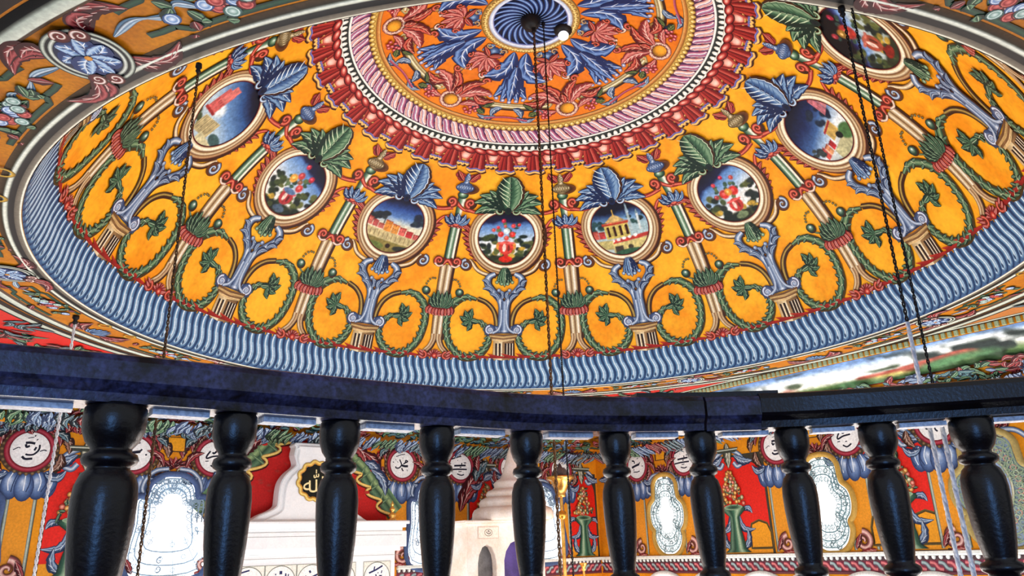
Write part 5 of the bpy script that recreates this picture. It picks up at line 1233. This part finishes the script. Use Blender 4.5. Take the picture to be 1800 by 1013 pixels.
inv(p.build('plaque', frame_map(nL, nR, DM), mb), mb)

# crimson draped figure-like ornament on the wall behind the pulpit
p = P(.012)
for i, (x, y, dx, dy, w_, pal) in enumerate(((1.62, -1.15, .30, .42, .09, DR), (1.66, -1.08, .34, .30, .07, DR), (1.70, -.95, .28, .28, .08, DR), (1.90, -.72, .12, .16, .07, GL), (1.96, -.78, .14, .06, .06, STEEL), (1.84, -.80, .10, .22, .07, GL), (1.88, -.68, .02, .20, .05, DR))):
    p.leaf((x+.28, y), (x+.28+dx, y+dy), w_, pal, bend=.12, lobes=4)
p.build('crimson_drape', WL, wl)

# ------------------------------------------------------------------ gold lantern on its pole, and a small gold lamp tip
def onplane(t, D): return nL*D+nR*t
g = onplane(2.715, 3.2)
la = empty('gold_lantern_pole', (g.x, g.y, ZF), label='tall thin gold pole topped by a flared openwork lantern beside the pulpit', category='lantern')
def part(nm, prof, m, par, n=16, c=None):
    V, F = lathe(prof, n); o = mesh_obj(nm, V, F, m, par); return o
zl = lambda z: z-ZF
part('pole', [(.001, zl(-5.59)), (.16, zl(-5.59)), (.15, zl(-5.54)), (.03, zl(-5.48)), (.022, zl(-5.2)), (.02, zl(-1.30)), (.018, zl(-1.03))], GILT, la)
part('knob', [(.018, zl(-1.285)), (.04, zl(-1.27)), (.058, zl(-1.235)), (.045, zl(-1.20)), (.02, zl(-1.185))], GILT, la)
part('lantern_cup', [(.02, zl(-1.04)), (.05, zl(-1.035)), (.055, zl(-1.01)), (.05, zl(-1.0)), (.075, zl(-.95)), (.115, zl(-.855)), (.15, zl(-.84)), (.165, zl(-.82)), (.16, zl(-.805)), (.12, zl(-.80))], GILT, la, 8)
part('lantern_top', [(.105, zl(-.805)), (.10, zl(-.77)), (.07, zl(-.72)), (.03, zl(-.70)), (.012, zl(-.66)), (.001, zl(-.65))], mat('smoky_glass', .3, (110, 104, 96), c2=(60, 56, 60)), la, 12)
g = onplane(2.72, 3.6)*1.0; g = g+nR*.62
sm = empty('gold_lamp_tip', (g.x, g.y, ZF), label='small gold lamp tip rising right of the gold lantern pole', category='lantern')
part('pole', [(.001, .01), (.12, .01), (.11, .05), (.02, .08), (.016, zl(-1.90)), (.015, zl(-1.86))], GILT, sm)
part('lamp_cup', [(.015, zl(-1.86)), (.03, zl(-1.85)), (.02, zl(-1.83)), (.045, zl(-1.78)), (.05, zl(-1.77)), (.001, zl(-1.765))], GILT, sm)

# ------------------------------------------------------------------ hanging chains
def helix(z0, z1, r, tr, pitch, ph, sides=5, per=8):
    n = int(abs(z0-z1)/pitch*per); V = []; F = []
    for i in range(n+1):
        t = i/per*2*PI+ph; c = Vector((r*math.cos(t), r*math.sin(t), z0+(z1-z0)*i/n))
        e1 = Vector((math.cos(t), math.sin(t), 0)); e2 = Vector((-math.sin(t), math.cos(t), 0))
        for j in range(sides): a = 2*PI*j/sides; V.append(c+e1*tr*math.cos(a)+e2*tr*1.1*math.sin(a))
    for i in range(n):
        for j in range(sides): F.append((i*sides+j, i*sides+(j+1) % sides, (i+1)*sides+(j+1) % sides, (i+1)*sides+j))
    return V, F
def chain(x, y, ztop, zbot, r, m, label, hook=True, lower=None, zsplit=None, m2=None, r2=None):
    e = empty('hanging_chain', (x, y, ztop), label=label, category='chain')
    zb = (zsplit if zsplit else zbot)-ztop
    for ph in (0, PI): V, F = helix(0, zb, r*.6, r*.55, r*9, ph); mesh_obj('strand', V, F, m, e)
    if zsplit:
        for ph in (0, PI): V, F = helix(zb, zbot-ztop, r2*.3, r2*.75, r2*14, ph); mesh_obj('white_strand', V, F, m2, e, label='white cord')  # lower strands coloured white for the window light on the chain
    if hook:
        V, F = lathe([(.001, .03), (.02, .03), (.022, .0), (.012, -.012), (.018, -.03), (.008, -.045), (.001, -.045)], 10); o = mesh_obj('hook', V, F, IRONB, e); o.scale = (min(1, r/.009),)*3
    return e
chain(-1.314, -2.677, -.02, -5.0, .0045, IRON, 'rusty chain hanging from the near rim across the left medallions')
chain(-3.162, .086, -.02, -5.0, .010, CORDLIT, 'pale cord hanging from the ceiling ring at the far left')
chain(.02, 0, 2.2, -5.0, .0105, IRON, 'thick rusty chain hanging from the centre of the dome')
chain(.095, -.02, 2.215, -2.2, .0065, IRONB, 'thinner dark chain just right of the centre chain', hook=True)
rc_ = chain(.777, -2.911, -.02, -5.0, .0046, IRONB, 'pair of dark chains at right that turn into white cords below', zsplit=-1.04, m2=CORDLIT, r2=.0062)
for ph in (0, PI):
    V, F = helix(0, -1.2, .0024, .0022, .036, ph); o = mesh_obj('strand', V, F, IRONB, rc_); o.location = (.026, -.012, 0)
    V, F = helix(-1.2, -4.9, .002, .005, .09, ph); o = mesh_obj('white_strand', V, F, CORDLIT, rc_, label='white cord'); o.location = (.026, -.012, 0)

# ------------------------------------------------------------------ balustrade of the gallery
HB = .222                                  # baluster top above the camera
bz = CAM.z
BAL = [(-.80, 1.03), (-.58, 1.167), (-.432, 1.268), (-.28, 1.371), (-.115, 1.473), (.06, 1.572), (.25, 1.629), (.439, 1.652), (.638, 1.651), (.811, 1.619), (.989, 1.576), (1.16, 1.53)]
rail = cr([(-1.25, .66), (-1.02, .87)]+[(b[0], b[1]) for b in BAL]+[(1.36, 1.46), (1.62, 1.35)], 8)
rail = rail+np.array([CAM.x, CAM.y])[None]
bs = empty('gallery_balustrade', (rail[60][0], rail[60][1], bz-.62), label='curved black wooden gallery railing with turned balusters in the foreground', category='balustrade')
def sweep(name, path, prof, m, par, **pr):
    """prof = (offset outwards from the viewer, z) closed"""
    t = np.gradient(path, axis=0); t /= np.linalg.norm(t, axis=1, keepdims=True); nn2 = np.stack([-t[:, 1], t[:, 0]], -1)
    V = []; F = []; k = len(prof); n = len(path)
    for q, m_ in zip(path, nn2):
        for o_, z in prof: V.append((q[0]+m_[0]*o_, q[1]+m_[1]*o_, bz+z))
    for i in range(n-1):
        for j in range(k): F.append((i*k+j, i*k+(j+1) % k, (i+1)*k+(j+1) % k, (i+1)*k+j))
    F += [tuple(range(k)), tuple((n-1)*k+i for i in range(k-1, -1, -1))]
    return inv(mesh_obj(name, V, F, m, par, False, **pr), par)
RP = [(-.048, .250), (-.052, .256), (-.052, .286), (-.046, .296), (-.038, .299), (.038, .299), (.048, .292), (.05, .252), (.036, .240), (.036, .226), (-.036, .226), (-.038, .240)]
# joint positions on the rail (between the 7th/8th baluster and after the 8th)
def idx_at(px): return int(np.argmin(np.abs((rail[:, 0]-CAM.x)-px)))
j1, j2 = idx_at(.445), idx_at(.575)
RP2 = [(a-(.004 if a < 0 else 0), z-.004 if z > .25 else z) for a, z in RP]
sweep('handrail', rail[:j1+1], RP, RAILM, bs)
def sub(i, d): v = rail[min(i+1, len(rail)-1)]-rail[i]; return rail[i]+v/np.linalg.norm(v)*d
sweep('handrail', np.concatenate([[sub(j1, .006)], rail[j1+1:j2+1]]), [(a, z-.002) for a, z in RP], RAILM, bs)
sweep('handrail', np.concatenate([[sub(j2, .003)], rail[j2+1:]]), [(a+.004, z+.003) for a, z in RP], DARKW, bs)
sweep('lap_board', rail[idx_at(.30):j2+3], [(-.030, .298), (-.030, .309), (.03, .309), (.03, .298)], DARKW, bs)
sweep('bottom_rail', rail, [(-.035, -.365), (-.035, -.32), (.035, -.32), (.035, -.365)], DARKW, bs)
sweep('kerb_board', rail, [(-.03, -.62), (-.03, -.56), (.03, -.56), (.03, -.62)], DARKW, bs)
bprof = [(.001, .228), (.030, .228), (.034, .222), (.035, .205), (.034, .188), (.029, .172), (.0225, .162), (.0225, .157), (.029, .153), (.031, .146), (.029, .139), (.023, .135), (.023, .131), (.029, .124), (.0335, .108), (.035, .088), (.0345, .06), (.032, .02), (.028, -.02), (.024, -.045), (.023, -.052), (.031, -.057), (.033, -.064), (.031, -.071), (.023, -.076)]
mir = [(r_, -.13-z) for r_, z in bprof[::-1]]
def stretch(z): return z if z > -.076 else -.076-(z+.054)*-1
low = [(.024, -.085), (.028, -.11), (.033, -.16), (.035, -.20), (.033, -.235), (.027, -.255), (.023, -.262), (.031, -.268), (.031, -.278), (.023, -.284), (.034, -.30), (.035, -.318), (.001, -.32)]
BB = bprof+low
SC = [1.15, 1.28, 1.0, 1.03, .98, .97, .96, .97, 1.02, 1.10, 1.22, 1.1]
V, F = lathe(BB, 28); first = None
for (x, y), s_ in zip(BAL, SC):
    if first is None: o = first = mesh_obj('baluster', V, F, DARKW, bs)
    else: o = first.copy(); COL.objects.link(o); o.parent = bs
    o.location = Vector((x+CAM.x, y+CAM.y, bz))-bs.location; o.scale = (s_, s_, 1); o.rotation_euler = (0, 0, random.uniform(0, 6))
# pale strips painting the light reflected under the rail between balusters
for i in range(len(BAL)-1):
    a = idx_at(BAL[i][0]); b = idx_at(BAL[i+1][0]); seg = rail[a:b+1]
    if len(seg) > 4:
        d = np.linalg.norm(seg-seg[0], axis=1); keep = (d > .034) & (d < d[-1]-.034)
        if keep.sum() > 1: sweep('rail_fillet', seg[keep], [(-.004, .2175), (-.004, .227), (.03, .227), (.03, .2175)], REFLW, bs, label='pale worn fillet strip')
# gallery floor and mosque floor
V = [(q[0], q[1], bz-.62) for q in rail]+[(4.5, -3.9, bz-.62), (4.5, -9, bz-.62), (-5, -9, bz-.62), (-5, -5.0, bz-.62)]
n = len(V); V2 = V+[(x, y, z-.18) for x, y, z in V]; F = [tuple(range(n)), tuple(range(2*n-1, n-1, -1))]+[(i, (i+1) % n, n+(i+1) % n, n+i) for i in range(n)]
mesh_obj('gallery_floor', V2, F, BOARD, None, False, kind='structure')
V = []
for a, b in ((-4.35, -9), (4.35, -9), (4.35, 4.35), (-4.35, 4.35)): V.append(tuple(nR*a+nL*b+Vector((0, 0, ZF))))
V += [(x, y, z-.1) for x, y, z in V]
mesh_obj('floor', V, [(0, 1, 2, 3), (7, 6, 5, 4), (0, 4, 5, 1), (1, 5, 6, 2), (2, 6, 7, 3), (3, 7, 4, 0)], FLOORM, None, False, kind='structure')
bpy.context.view_layer.update()
